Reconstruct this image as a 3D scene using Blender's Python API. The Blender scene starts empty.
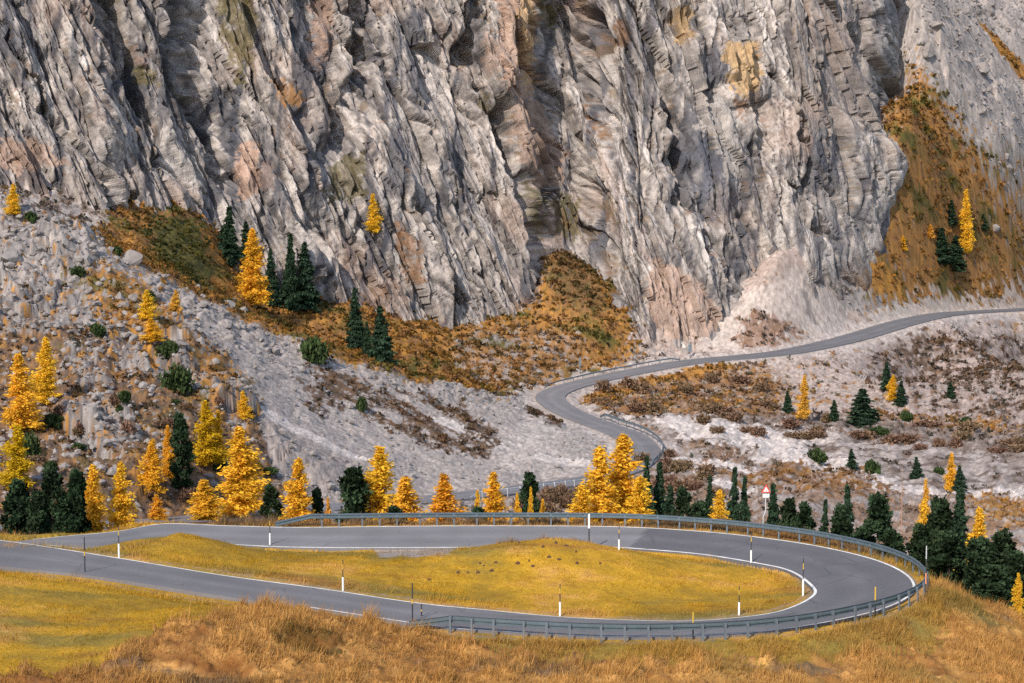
import bpy, math, random
import numpy as np
from mathutils import Vector
random.seed(7)
RNG = np.random.default_rng(11)

# ------------------------------------------------------------------ camera, world, sun, exposure
SC = bpy.context.scene
COL = SC.collection
F = 1740.0; W, H = 1024, 683; CAMZ = 19.5
PITCH = math.atan((341.5 - 200.0) / F)
cam_d = bpy.data.cameras.new("camera"); cam = bpy.data.objects.new("camera", cam_d); COL.objects.link(cam)
cam.location = (0, 0, CAMZ); cam.rotation_euler = (math.radians(90) - PITCH, 0, 0)
cam_d.sensor_width = 36.0; cam_d.lens = 36.0 * F / W; cam_d.clip_end = 6000; cam_d.clip_start = 0.5
SC.camera = cam
SUN_EL = math.radians(38); SUN_AZ = math.radians(-153)      # azimuth from +Y, negative = camera left
wd = bpy.data.worlds.new("World"); SC.world = wd; wd.use_nodes = True
nt = wd.node_tree; bg = nt.nodes["Background"]
sky = nt.nodes.new("ShaderNodeTexSky"); sky.sky_type = 'NISHITA'; sky.sun_disc = False
sky.sun_elevation = SUN_EL; sky.sun_rotation = SUN_AZ
nt.links.new(sky.outputs[0], bg.inputs[0]); bg.inputs[1].default_value = 0.15
sd = bpy.data.lights.new("sun", 'SUN'); sd.energy = 3.5; sd.angle = math.radians(0.6); sd.color = (1.0, 0.905, 0.785)
sun = bpy.data.objects.new("sun", sd); COL.objects.link(sun)
SDIR = Vector((math.sin(SUN_AZ) * math.cos(SUN_EL), math.cos(SUN_AZ) * math.cos(SUN_EL), math.sin(SUN_EL)))
sun.rotation_euler = SDIR.to_track_quat('Z', 'Y').to_euler()
SC.view_settings.view_transform = 'Standard'; SC.view_settings.look = 'None'
SC.view_settings.exposure = 0.58; SC.view_settings.gamma = 1.0
SC.render.engine = 'CYCLES'; SC.cycles.max_bounces = 6; SC.cycles.transparent_max_bounces = 4
SC.cycles.use_denoising = False

CP, SP = math.cos(PITCH), math.sin(PITCH)
def ray(px, py):
    rx = px - 512.0; up = 341.5 - py
    return rx, F * CP + up * SP, -F * SP + up * CP
def at(px, py, Y):                      # point of the sight line through a pixel at distance Y
    x, y, z = ray(px, py); k = Y / y
    return (x * k, Y, CAMZ + z * k)
def atz(px, py, Z):                     # the same at height Z
    x, y, z = ray(px, py); k = (Z - CAMZ) / z
    return (x * k, y * k, Z)
def proj(X, Y, Z):
    z = Z - CAMZ
    d = Y * CP - z * SP; u = Y * SP + z * CP
    return 512 + F * X / d, 341.5 - F * u / d

# ------------------------------------------------------------------ numpy noise
def _h(ix, iy, seed):
    h = (ix.astype(np.int64) * 374761393 + iy.astype(np.int64) * 668265263 + seed * 974634541) & 0xFFFFFFFF
    h = ((h ^ (h >> 13)) * 1274126177) & 0xFFFFFFFF
    h = ((h ^ (h >> 16)) * 2246822519) & 0xFFFFFFFF
    return (h ^ (h >> 15)).astype(np.uint32)
def _r(ix, iy, seed): return _h(ix, iy, seed).astype(np.float64) / 4294967295.0
def perlin(x, y, seed=0):
    xi = np.floor(x); yi = np.floor(y); fx = x - xi; fy = y - yi
    u = fx * fx * fx * (fx * (fx * 6 - 15) + 10); v = fy * fy * fy * (fy * (fy * 6 - 15) + 10)
    def g(ox, oy):
        a = _r(xi + ox, yi + oy, seed) * 6.2831853
        return np.cos(a) * (fx - ox) + np.sin(a) * (fy - oy)
    a = g(0, 0); b = g(1, 0); c = g(0, 1); d = g(1, 1)
    return ((a + (b - a) * u) * (1 - v) + (c + (d - c) * u) * v) * 1.5
def fbm(x, y, seed=0, oct=4, gain=0.5):
    s = 0; a = 1.0; f = 1.0; n = 0
    for k in range(oct):
        s = s + a * perlin(x * f + 17.3 * k, y * f - 9.1 * k, seed + k); n += a; a *= gain; f *= 2.03
    return s / n
def ridged(x, y, seed=0, oct=4, gain=0.5):
    s = 0; a = 1.0; f = 1.0; n = 0
    for k in range(oct):
        r = 1 - np.abs(perlin(x * f + 5.7 * k, y * f + 3.3 * k, seed + k)) * 1.6
        s = s + a * r; n += a; a *= gain; f *= 2.07
    return s / n
def worley(x, y, seed=0, jit=0.9):
    xi = np.floor(x); yi = np.floor(y)
    best = np.full(x.shape, 9e9); sec = np.full(x.shape, 9e9)
    bx = np.zeros_like(x); by = np.zeros_like(x); bi = np.zeros_like(x); bj = np.zeros_like(x)
    for oi in (-1, 0, 1):
        for oj in (-1, 0, 1):
            cx = xi + oi; cy = yi + oj
            dx = x - (cx + 0.5 + (_r(cx, cy, seed) - 0.5) * jit); dy = y - (cy + 0.5 + (_r(cx, cy, seed + 1) - 0.5) * jit)
            d = dx * dx + dy * dy; m = d < best
            sec = np.where(m, best, np.minimum(sec, d))
            best = np.where(m, d, best); bx = np.where(m, dx, bx); by = np.where(m, dy, by)
            bi = np.where(m, cx, bi); bj = np.where(m, cy, bj)
    return np.sqrt(best), np.sqrt(sec), bx, by, bi, bj
def facets(x, y, seed, tilt=1.0, off=0.6):
    """piecewise planar blocks: offset and tilt by cell"""
    f1, f2, dx, dy, ci, cj = worley(x, y, seed)
    a = _r(ci, cj, seed + 7) - 0.5; b = _r(ci, cj, seed + 8) - 0.5; c = _r(ci, cj, seed + 9) - 0.5
    return c * off * 2 + tilt * 2 * (a * dx + b * dy), f2 - f1, c + 0.5
def sstep(a, b, x):
    t = np.clip((x - a) / (b - a), 0, 1); return t * t * (3 - 2 * t)
def lerp(a, b, t): return a + (b - a) * t
def poly_mask(px, py, poly):
    P = np.array(poly, float); inside = np.zeros(px.shape, bool)
    x0, y0 = P.min(0); x1, y1 = P.max(0)
    idx = np.nonzero((px >= x0) & (px <= x1) & (py >= y0) & (py <= y1))
    qx = px[idx]; qy = py[idx]; ins = np.zeros(qx.shape, bool)
    n = len(P); j = n - 1
    for i in range(n):
        xi_, yi_ = P[i]; xj, yj = P[j]
        c = ((yi_ > qy) != (yj > qy)) & (qx < (xj - xi_) * (qy - yi_) / ((yj - yi_) or 1e-9) + xi_)
        ins ^= c; j = i
    inside[idx] = ins
    return inside
def line_dist(px, py, pts):
    d = np.full(px.shape, 1e9); sd_ = np.zeros(px.shape); tt = np.zeros(px.shape)
    P = np.array(pts, float); n = len(P) - 1
    for i in range(n):
        a = P[i]; b = P[i + 1]; v = b - a; L2 = v @ v
        t = np.clip(((px - a[0]) * v[0] + (py - a[1]) * v[1]) / L2, 0, 1)
        ex = px - a[0] - t * v[0]; ey = py - a[1] - t * v[1]
        dd = np.hypot(ex, ey); m = dd < d
        d = np.where(m, dd, d); sd_ = np.where(m, ex, sd_); tt = np.where(m, (i + t) / n, tt)
    return d, sd_, tt

# ------------------------------------------------------------------ materials
def mat_new(name):
    m = bpy.data.materials.new(name); m.use_nodes = True
    t = m.node_tree; return m, t, t.nodes["Principled BSDF"]
def N(t, kind, **kw):
    n = t.nodes.new(kind)
    for k, v in kw.items(): setattr(n, k, v)
    return n
def mat_plain(name, color, rough=0.6, metal=0.0, noise=0.12, scale=6.0, bump=0.0):
    m, t, b = mat_new(name)
    tc = N(t, "ShaderNodeTexCoord"); nz = N(t, "ShaderNodeTexNoise"); nz.inputs["Scale"].default_value = scale; nz.inputs["Detail"].default_value = 5
    t.links.new(tc.outputs["Object"], nz.inputs["Vector"])
    mr = N(t, "ShaderNodeMapRange"); mr.inputs[3].default_value = 1 - noise * 2; mr.inputs[4].default_value = 1 + noise * 2
    t.links.new(nz.outputs[0], mr.inputs[0])
    mx = N(t, "ShaderNodeMix", data_type='RGBA', blend_type='MULTIPLY'); mx.inputs[0].default_value = 1
    mx.inputs[6].default_value = (*color, 1); t.links.new(mr.outputs[0], mx.inputs[7])
    t.links.new(mx.outputs[2], b.inputs["Base Color"])
    b.inputs["Roughness"].default_value = rough; b.inputs["Metallic"].default_value = metal
    if bump:
        bp = N(t, "ShaderNodeBump"); bp.inputs["Strength"].default_value = bump; bp.inputs["Distance"].default_value = 0.05
        t.links.new(nz.outputs[0], bp.inputs["Height"]); t.links.new(bp.outputs[0], b.inputs["Normal"])
    return m
def mat_attr(name, rough=0.9, s1=1.2, s2=5.0, amp=0.35, bump=0.6, bdist=0.25, spec=0.2, stretch=(1, 1, 1)):
    """base colour from the mesh's own albedo attribute, broken up by noise, with fine bump"""
    m, t, b = mat_new(name)
    at_ = N(t, "ShaderNodeAttribute"); at_.attribute_name = "albedo"
    tc = N(t, "ShaderNodeTexCoord"); mp = N(t, "ShaderNodeMapping"); mp.inputs["Scale"].default_value = stretch
    t.links.new(tc.outputs["Object"], mp.inputs[0])
    n1 = N(t, "ShaderNodeTexNoise"); n1.inputs["Scale"].default_value = s1; n1.inputs["Detail"].default_value = 8; n1.inputs["Roughness"].default_value = 0.65
    n2 = N(t, "ShaderNodeTexNoise"); n2.inputs["Scale"].default_value = s2; n2.inputs["Detail"].default_value = 6; n2.inputs["Roughness"].default_value = 0.7
    for n in (n1, n2): t.links.new(mp.outputs[0], n.inputs["Vector"])
    ad = N(t, "ShaderNodeMath", operation='ADD'); t.links.new(n1.outputs[0], ad.inputs[0]); t.links.new(n2.outputs[0], ad.inputs[1])
    mr = N(t, "ShaderNodeMapRange"); mr.inputs[1].default_value = 0.6; mr.inputs[2].default_value = 1.4
    mr.inputs[3].default_value = 1 - amp; mr.inputs[4].default_value = 1 + amp
    t.links.new(ad.outputs[0], mr.inputs[0])
    mx = N(t, "ShaderNodeMix", data_type='RGBA', blend_type='MULTIPLY'); mx.inputs[0].default_value = 1
    t.links.new(at_.outputs["Color"], mx.inputs[6]); t.links.new(mr.outputs[0], mx.inputs[7])
    t.links.new(mx.outputs[2], b.inputs["Base Color"])
    b.inputs["Roughness"].default_value = rough; b.inputs["Specular IOR Level"].default_value = spec
    bp = N(t, "ShaderNodeBump"); bp.inputs["Strength"].default_value = bump; bp.inputs["Distance"].default_value = bdist
    t.links.new(ad.outputs[0], bp.inputs["Height"]); t.links.new(bp.outputs[0], b.inputs["Normal"])
    return m
def mat_leaf(name, color, transl=0.35, var=0.35, hue=0.02):
    m, t, b = mat_new(name); t.nodes.remove(b)
    out = t.nodes["Material Output"]
    at_ = N(t, "ShaderNodeAttribute"); at_.attribute_name = "tint"
    oi = N(t, "ShaderNodeObjectInfo")
    hs = N(t, "ShaderNodeHueSaturation"); hs.inputs["Color"].default_value = (*color, 1)
    mr = N(t, "ShaderNodeMapRange"); mr.inputs[3].default_value = 1 - var; mr.inputs[4].default_value = 1 + var
    t.links.new(at_.outputs["Fac"], mr.inputs[0])
    t.links.new(mr.outputs[0], hs.inputs["Value"])
    mh = N(t, "ShaderNodeMapRange"); mh.inputs[3].default_value = 0.5 - hue * .25; mh.inputs[4].default_value = 0.5 + hue
    t.links.new(oi.outputs["Random"], mh.inputs[0]); t.links.new(mh.outputs[0], hs.inputs["Hue"])
    d = N(t, "ShaderNodeBsdfDiffuse"); tr = N(t, "ShaderNodeBsdfTranslucent"); ms = N(t, "ShaderNodeMixShader"); ms.inputs[0].default_value = transl
    for s in (d, tr): t.links.new(hs.outputs[0], s.inputs["Color"])
    t.links.new(d.outputs[0], ms.inputs[1]); t.links.new(tr.outputs[0], ms.inputs[2]); t.links.new(ms.outputs[0], out.inputs[0])
    return m
M_GROUND = mat_attr("ground_cover", s1=0.9, s2=5.0, amp=0.38, bump=0.5, bdist=0.22)
M_CLIFF = mat_attr("limestone", s1=0.35, s2=1.6, amp=0.42, bump=0.6, bdist=0.6, stretch=(1.6, 1.6, 0.6))
M_ROCK = mat_plain("boulder_rock", (0.22, 0.197, 0.187), 0.9, 0, 0.32, 1.3, 0.8)
M_WHITE = mat_plain("white_paint", (0.78, 0.77, 0.74), 0.6, 0, 0.05, 3)
M_LINE = mat_plain("road_line_paint", (0.62, 0.60, 0.57), 0.75, 0, 0.35, 1.6)
M_STEEL = mat_plain("galvanised_steel", (0.12, 0.160, 0.185), 0.45, 0.5, 0.12, 2.0)
M_POST = mat_plain("galvanised_post", (0.15, 0.18, 0.21), 0.5, 0.4, 0.12, 3.0)
M_PALE_STEEL = mat_plain("pale_steel", (0.5, 0.5, 0.52), 0.5, 0.3, 0.1, 2.0)
M_BLACK = mat_plain("black_paint", (0.03, 0.03, 0.035), 0.6)
M_YELLOW = mat_plain("yellow_paint", (0.50, 0.32, 0.04), 0.6)
M_RED = mat_plain("red_paint", (0.6, 0.05, 0.04), 0.5)
M_ORANGE = mat_plain("orange_paint", (0.7, 0.25, 0.12), 0.55)
M_BARK = mat_plain("bark", (0.11, 0.08, 0.06), 0.95, 0, 0.3, 4.0, 0.5)
M_PALEBARK = mat_plain("bare_twigs", (0.36, 0.22, 0.15), 0.95, 0, 0.2, 4.0)
M_DIRT = mat_plain("molehill_earth", (0.07, 0.035, 0.02), 1.0, 0, 0.3, 9.0)
LEAF = {
    'gold': mat_leaf("larch_needles_gold", (0.78, 0.465, 0.045), 0.40, 0.42, .014),
    'orange': mat_leaf("larch_needles_orange", (0.76, 0.41, 0.040), 0.40, 0.42, .014),
    'lime': mat_leaf("larch_needles_lime", (0.58, 0.36, 0.02), 0.35, 0.32, .01),
    'pale': mat_leaf("larch_needles_pale", (0.68, 0.33, 0.06), 0.3, 0.3),
    'spruce': mat_leaf("spruce_needles", (0.028, 0.050, 0.028), 0.1, 0.75),
    'pine': mat_leaf("pine_needles", (0.026, 0.042, 0.021), 0.1, 0.8),
    'bush': mat_leaf("bush_needles", (0.045, 0.065, 0.025), 0.1, 0.5),
    'brown': mat_leaf("shrub_twigs", (0.15, 0.088, 0.060), 0.1, 0.6, .03),
}

# ------------------------------------------------------------------ mesh helpers
def mesh_np(name, co, faces, mat=None, smooth=False):
    """co (n,3), faces (m,k) -> mesh"""
    me = bpy.data.meshes.new(name); co = np.asarray(co, np.float32); faces = np.asarray(faces, np.int32)
    m, k = faces.shape
    me.vertices.add(len(co)); me.vertices.foreach_set("co", co.ravel())
    me.loops.add(m * k); me.loops.foreach_set("vertex_index", faces.ravel())
    me.polygons.add(m); me.polygons.foreach_set("loop_start", np.arange(0, m * k, k, dtype=np.int32))
    me.polygons.foreach_set("use_smooth", np.full(m, smooth, bool))
    me.update(calc_edges=True)
    if mat: me.materials.append(mat)
    return me
def set_col(me, col, name="albedo"):
    a = me.attributes.new(name, 'FLOAT_COLOR', 'POINT')
    c = np.ones((len(me.vertices), 4), np.float32); c[:, :3] = np.clip(col, 0, 1); a.data.foreach_set("color", c.ravel())
def set_tint(me, per_face):
    a = me.attributes.new("tint", 'FLOAT', 'FACE'); a.data.foreach_set("value", np.asarray(per_face, np.float32))
def link(name, me, parent=None, loc=None):
    o = bpy.data.objects.new(name, me); COL.objects.link(o)
    if loc is not None: o.location = loc
    if parent: o.parent = parent
    return o
def tag(o, label=None, cat=None, group=None, kind=None):
    if label: o["label"] = label
    if cat: o["category"] = cat
    if group: o["group"] = group
    if kind: o["kind"] = kind
    return o
def empty(name, loc, label, cat, group=None):
    o = bpy.data.objects.new(name, None); o.empty_display_size = 0.3; COL.objects.link(o); o.location = loc
    return tag(o, label, cat, group)
class MB:
    def __init__(s): s.v = []; s.f = []
    def box(s, c, sx, sy, sz, ax=None):
        """box centred at c, half sizes; ax = (x axis, y axis) unit 2-vectors in plan"""
        ux, uy = ax if ax else ((1, 0), (0, 1)); b = len(s.v)
        for k in (-1, 1):
            for i, j in ((-1, -1), (1, -1), (1, 1), (-1, 1)):
                s.v.append((c[0] + ux[0] * sx * i + uy[0] * sy * j, c[1] + ux[1] * sx * i + uy[1] * sy * j, c[2] + sz * k))
        for q in ((3, 2, 1, 0), (4, 5, 6, 7), (0, 1, 5, 4), (1, 2, 6, 5), (2, 3, 7, 6), (3, 0, 4, 7)): s.f.append([b + i for i in q])
    def tube(s, pts, rad, n=7):
        b = len(s.v); P = [Vector(p) for p in pts]; m = len(P)
        for i, p in enumerate(P):
            d = (P[min(i + 1, m - 1)] - P[max(i - 1, 0)]).normalized()
            x = d.orthogonal().normalized(); y = d.cross(x); r = rad[i] if hasattr(rad, '__len__') else rad
            for k in range(n):
                a = 6.28318 * k / n; s.v.append(tuple(p + x * (r * math.cos(a)) + y * (r * math.sin(a))))
        for i in range(m - 1):
            for k in range(n):
                s.f.append([b + i * n + k, b + i * n + (k + 1) % n, b + (i + 1) * n + (k + 1) % n, b + (i + 1) * n + k])
        s.f.append([b + k for k in range(n)][::-1]); s.f.append([b + (m - 1) * n + k for k in range(n)])
    def prism(s, poly, thick):
        """poly in the XZ plane, extruded along Y"""
        b = len(s.v); n = len(poly)
        for y in (-thick / 2, thick / 2):
            for x, z in poly: s.v.append((x, y, z))
        s.f.append([b + i for i in range(n)]); s.f.append([b + n + i for i in range(n)][::-1])
        for i in range(n): s.f.append([b + (i + 1) % n, b + i, b + n + i, b + n + (i + 1) % n])
    def build(s, name, mat, parent=None, loc=None, smooth=False):
        me = bpy.data.meshes.new(name); me.from_pydata(s.v, [], s.f); me.materials.append(mat)
        for p in me.polygons: p.use_smooth = smooth
        me.update(); return link(name, me, parent, loc)

def catmull(P, per=14):
    P = np.array(P, float); out = []
    n = len(P)
    for i in range(n - 1):
        p0 = P[max(i - 1, 0)]; p1 = P[i]; p2 = P[i + 1]; p3 = P[min(i + 2, n - 1)]
        for k in range(per):
            t = k / per
            out.append(0.5 * ((2 * p1) + (-p0 + p2) * t + (2 * p0 - 5 * p1 + 4 * p2 - p3) * t * t + (-p0 + 3 * p1 - 3 * p2 + p3) * t ** 3))
    out.append(P[-1]); return np.array(out)

# ------------------------------------------------------------------ roads (edges as 3-D curves)
HP = [  # hairpin: outer px, py, z | inner px, py, z
    (-140, 549, 2.6, -140, 526, 2.5), (0, 566, 1.5, 0, 540, 1.5), (100, 577, 1.2, 118, 557.6, 1.15), (230, 597, .6, 220, 574.5, .65),
    (310, 608, .3, 320, 588, .3), (430, 626, 0, 413, 602, 0), (500, 632, 0, 480, 609, -.1), (600, 637, 0, 560, 616.5, -.25),
    (700, 636, 0, 634, 620, -.3), (780, 630, .05, 693, 620.6, -.3), (850, 618, .1, 757, 615, -.3), (895, 605, .1, 790, 607, -.3),
    (916, 590, .15, 812, 594, -.3), (908, 574, .15, 806, 583, -.3), (875, 559, .1, 787, 571, -.35), (820, 546, 0, 757, 564, -.4),
    (760, 537, -.05, 701, 555, -.5), (700, 531, -.15, 639, 549.5, -.55), (620, 526.5, -.3, 604, 548, -.6), (500, 525.5, -.3, 480, 548, -.6),
    (400, 526, -.2, 380, 548.5, -.5), (300, 527, -.1, 285, 547.7, -.4), (230, 525.5, .15, 225, 545, -.1), (165, 523.5, .4, 160, 544, .2),
    (118, 531, .8, 100, 550, .85), (60, 536.5, 1.1, 45, 545.5, 1.2), (14, 541.5, 1.38, 16, 543.5, 1.38)]
HO = catmull([atz(*r[:3]) for r in HP]); HI = catmull([atz(*r[3:]) for r in HP])
VR = [  # valley road: px, py, distance, half width
    (1200, 296, 520, 3.2), (1090, 304, 475, 3.2), (1023, 309, 440, 3.2), (984, 311, 424, 3.4), (944, 314, 408, 3.6), (905, 322, 393, 3.8), (865, 334, 379, 3.8), (839, 341, 370, 3.7),
    (794, 350.5, 357, 3.4), (758, 355, 351, 3.2), (690, 361.5, 344, 3.2), (646, 369, 338, 3.1), (602, 378, 330, 2.9), (567, 387, 321, 2.8), (551, 395, 312, 2.7),
    (556, 404, 302, 2.6), (576, 415, 290, 2.6), (602, 425, 280, 2.6), (626, 434, 272, 2.7), (639.5, 444, 264, 2.7), (642, 454, 255, 2.7), (632, 465, 246.5, 2.7),
    (610, 474, 239.5, 2.6), (585, 480, 233, 2.6), (512, 489.5, 219, 2.5), (455, 496, 211, 2.5), (411, 500.5, 204, 2.5), (300, 509, 188, 2.5), (190, 519, 171, 2.5), (60, 526, 153, 2.5), (-120, 532, 136, 2.5)]
vc = catmull([at(*r[:3]) + (r[3],) for r in VR], 10)
vt = np.gradient(vc[:, :2], axis=0); vt /= np.linalg.norm(vt, axis=1)[:, None]
vn = np.stack([-vt[:, 1], vt[:, 0]], 1)
VL = vc[:, :3].copy(); VL[:, :2] += vn * vc[:, 3:4]; VRt = vc[:, :3].copy(); VRt[:, :2] -= vn * vc[:, 3:4]

# ------------------------------------------------------------------ ground height from surveyed points
ctl = []
def P(px, py, Y): ctl.append(at(px, py, Y))
def Wp(px, Y, Z): ctl.append(((px - 512) / F * Y, Y, Z))
for px in (-100, 250, 512, 800, 1150):
    Wp(px, 1 + 0.1, 17.3); Wp(px, 20, 9.2); Wp(px, 40, 3.8)
# foreground bank
P(-100, 683, 62); P(0, 683, 64); P(150, 683, 65); P(300, 683, 67); P(500, 683, 68.5); P(700, 683, 70); P(900, 683, 72); P(1024, 683, 74)
P(0, 620, 74); P(150, 620, 75); P(290, 618, 75.5); P(230, 645, 71); P(420, 650, 73); P(560, 660, 73); P(760, 655, 75); P(900, 640, 78.5); P(1024, 640, 81)
P(945, 596, 88); P(985, 612, 86); P(1060, 655, 82)
for i in range(0, len(HO) - 14, 14):
    ctl.append(tuple(HO[i])); ctl.append(tuple(HI[i]))
# island mound and hillock
P(560, 541, 93.5); P(500, 546, 93); P(640, 556, 93); P(540, 575, 90); P(430, 556, 93); P(350, 560, 92.5); P(700, 580, 91); P(450, 585, 88.5); P(620, 595, 87)
P(175, 528, 95); P(120, 536, 93.5); P(215, 537, 95); P(230, 560, 91.5); P(760, 590, 88.5); P(300, 565, 91)
# drop behind the far rail
for px, pts in {-100: ((106, -1.5), (118, -5), (134, -7)), 60: ((101, -.6), (107, -2.8), (118, -5.6), (135, -8)), 165: ((107.5, -1.2), (113, -3.4), (125, -6.6), (150, -10)), 300: ((109, -1.6), (116, -4.2), (130, -7.6), (150, -10.8)),
                450: ((110.5, -1.9), (117, -4.6), (130, -8), (155, -12.5)), 620: ((110.5, -2.0), (117, -4.6), (125, -7), (160, -13), (200, -17)), 780: ((108, -1.8), (122, -6.5), (150, -13), (190, -19)),
                900: ((103, -2.6), (115, -6.5), (140, -13), (180, -19.5)), 985: ((98, -4.2), (110, -8), (140, -15), (180, -20.5)), 1080: ((94, -5), (110, -10), (150, -17), (200, -22))}.items():
    for Y, Z in pts: Wp(px, Y, Z)
for i in range(0, len(vc), 10): ctl.append(tuple(vc[i, :3]))
# valley floor, river bed
P(660, 425, 276); P(760, 441, 278); P(900, 478, 252); P(1000, 489, 248); P(800, 418, 312); P(700, 405, 305); P(860, 412, 325); P(700, 470, 240); P(760, 480, 232)
P(900, 505, 226); P(1000, 520, 212); P(900, 545, 170); P(960, 440, 290); P(1024, 420, 320); P(1024, 450, 280); P(900, 380, 350); P(1000, 370, 365); P(1100, 430, 310); P(1100, 520, 220)
P(960, 340, 392); P(940, 395, 340)
# talus and slopes left of the valley
P(540, 440, 255); P(480, 460, 238); P(420, 470, 222); P(300, 480, 197); P(300, 410, 224); P(330, 360, 247); P(400, 378, 256); P(470, 396, 266); P(520, 402, 284)
P(0, 490, 166); P(100, 490, 170); P(200, 490, 174); P(0, 420, 190); P(100, 410, 196); P(200, 405, 203); P(0, 340, 212); P(100, 330, 219); P(200, 350, 221)
P(0, 270, 229); P(60, 240, 238); P(0, 205, 243); P(110, 246, 247); P(200, 300, 249); P(-150, 420, 186); P(-150, 300, 214); P(-150, 200, 236); P(-150, 490, 160)
P(165, 262, 280); P(215, 290, 286); P(300, 345, 290); P(160, 210, 303); P(215, 235, 310); P(250, 295, 311); P(300, 315, 314); P(400, 345, 318); P(480, 375, 322)
P(400, 320, 331); P(330, 300, 324); P(470, 325, 341); P(540, 320, 345); P(480, 350, 331); P(545, 360, 331); P(600, 345, 341); P(580, 290, 353); P(560, 255, 364); P(630, 325, 350)
P(690, 345, 352); P(740, 330, 359); P(800, 300, 366); P(840, 255, 378); P(790, 260, 372); P(860, 300, 379)
# right slope
P(900, 300, 397); P(960, 270, 414); P(1024, 285, 436); P(890, 230, 400); P(960, 190, 436); P(895, 150, 414); P(895, 95, 428); P(925, 60, 442); P(1000, 120, 460); P(1024, 200, 447)
P(905, 0, 452); P(1024, 40, 494); P(1000, 0, 504); P(960, -60, 520); P(1100, 100, 505); P(1100, 250, 455); P(1150, 0, 560)
Wp(400, 420, 0); Wp(200, 420, 10); Wp(600, 440, 12); Wp(0, 330, 22); Wp(-200, 330, 22); P(0, 190, 278); P(80, 222, 278); P(-150, 180, 270); Wp(760, 388, 0); Wp(800, 396, 8); Wp(840, 402, 12); Wp(862, 410, 15); Wp(830, 420, 14); Wp(760, 420, 6); Wp(700, 390, -4); Wp(870, 440, 26); Wp(760, 450, 20); Wp(1000, 700, 190); Wp(1250, 600, 110); Wp(800, 700, 120)
ctl = np.array(ctl)
def rbf_fit(p, z, lam=0.3):
    n = len(p); d2 = ((p[:, None] - p[None]) ** 2).sum(-1) / 1e4
    K = 0.5 * d2 * np.log(d2 + 1e-12) + np.eye(n) * lam * 1e-3
    A = np.zeros((n + 3, n + 3)); A[:n, :n] = K; Q = np.c_[np.ones(n), p / 100]; A[:n, n:] = Q; A[n:, :n] = Q.T
    return np.linalg.solve(A, np.r_[z, np.zeros(3)])
RW = rbf_fit(ctl[:, :2], ctl[:, 2])
def rbf(X, Y):
    out = np.zeros(X.shape); n = len(ctl)
    for i in range(n):
        d2 = ((X - ctl[i, 0]) ** 2 + (Y - ctl[i, 1]) ** 2) / 1e4
        out += RW[i] * 0.5 * d2 * np.log(d2 + 1e-12)
    return out + RW[n] + RW[n + 1] * X / 100 + RW[n + 2] * Y / 100

U = np.linspace(-0.46, 0.46, 930)
YS = np.concatenate([np.linspace(2, 60, 50, endpoint=False), np.linspace(60, 112, 300, endpoint=False), np.linspace(112, 160, 110, endpoint=False),
                     np.linspace(160, 460, 760, endpoint=False), np.linspace(460, 560, 200, endpoint=False), np.linspace(560, 700, 50)])
# coarse evaluation, then bilinear
cu = np.linspace(-0.46, 0.46, 180); cyi = np.unique(np.r_[np.arange(0, len(YS), 4), len(YS) - 1]); cy = YS[cyi]
CU, CY = np.meshgrid(cu, cy); CZ = rbf(CU * CY, CY)
def bil(xs, ys, Zg, x, y):
    i = np.clip(np.searchsorted(xs, x) - 1, 0, len(xs) - 2); j = np.clip(np.searchsorted(ys, y) - 1, 0, len(ys) - 2)
    a = np.clip((x - xs[i]) / (xs[i + 1] - xs[i]), 0, 1); b = np.clip((y - ys[j]) / (ys[j + 1] - ys[j]), 0, 1)
    return (Zg[j, i] * (1 - a) + Zg[j, i + 1] * a) * (1 - b) + (Zg[j + 1, i] * (1 - a) + Zg[j + 1, i + 1] * a) * b
UU, YY = np.meshgrid(U, YS); XX = UU * YY
ZZ = bil(cu, cy, CZ, UU, YY)
ROADD = np.full(ZZ.shape, 99.0)          # distance outside a road edge
def conform(L, R, drop, blend, margin):
    global ZZ
    C = (L + R) / 2
    x0, y0 = C[:, :2].min(0) - margin; x1, y1 = C[:, :2].max(0) + margin
    rows = np.nonzero((YS > y0) & (YS < y1))[0]
    for r in rows:
        cols = np.nonzero((XX[r] > x0) & (XX[r] < x1))[0]
        cand = np.nonzero(np.abs(C[:, 1] - YS[r]) < margin)[0]
        if not len(cols) or not len(cand): continue
        X = XX[r, cols]; Y = YS[r]
        d2 = (X[:, None] - C[cand, 0][None]) ** 2 + (Y - C[cand, 1][None]) ** 2
        k = cand[np.argmin(d2, 1)]
        v = R[k] - L[k]; L2 = (v[:, :2] ** 2).sum(1); w = np.sqrt(L2)
        s = ((X - L[k, 0]) * v[:, 0] + (Y - L[k, 1]) * v[:, 1]) / L2
        out = np.maximum(np.maximum(-s, s - 1), 0) * w
        # distance along the road beyond the sample
        tx = -v[:, 1] / w; ty = v[:, 0] / w
        al = np.abs((X - C[k, 0]) * tx + (Y - C[k, 1]) * ty); out = np.hypot(out, np.maximum(al - 1.2, 0))
        z = L[k, 2] + np.clip(s, 0, 1) * v[:, 2]
        t = 1 - sstep(0.5, blend, out)
        old = ZZ[r, cols]; prev = ROADD[r, cols]
        new = old + (z - drop - old) * t
        ins = (out < 0.5) & (prev < 0.5)
        new = np.where(ins, np.minimum(old, new), new)
        ZZ[r, cols] = new; ROADD[r, cols] = np.minimum(prev, out)
def densify(A, B, step):
    C = (A + B) / 2; s = np.r_[0, np.cumsum(np.linalg.norm(np.diff(C, axis=0), axis=1))]
    q = np.arange(0, s[-1], step)
    return np.stack([np.interp(q, s, A[:, k]) for k in range(3)], 1), np.stack([np.interp(q, s, B[:, k]) for k in range(3)], 1)
HOd, HId = densify(HO, HI, 0.3); VLd, VRd = densify(VL, VRt, 0.8)
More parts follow.
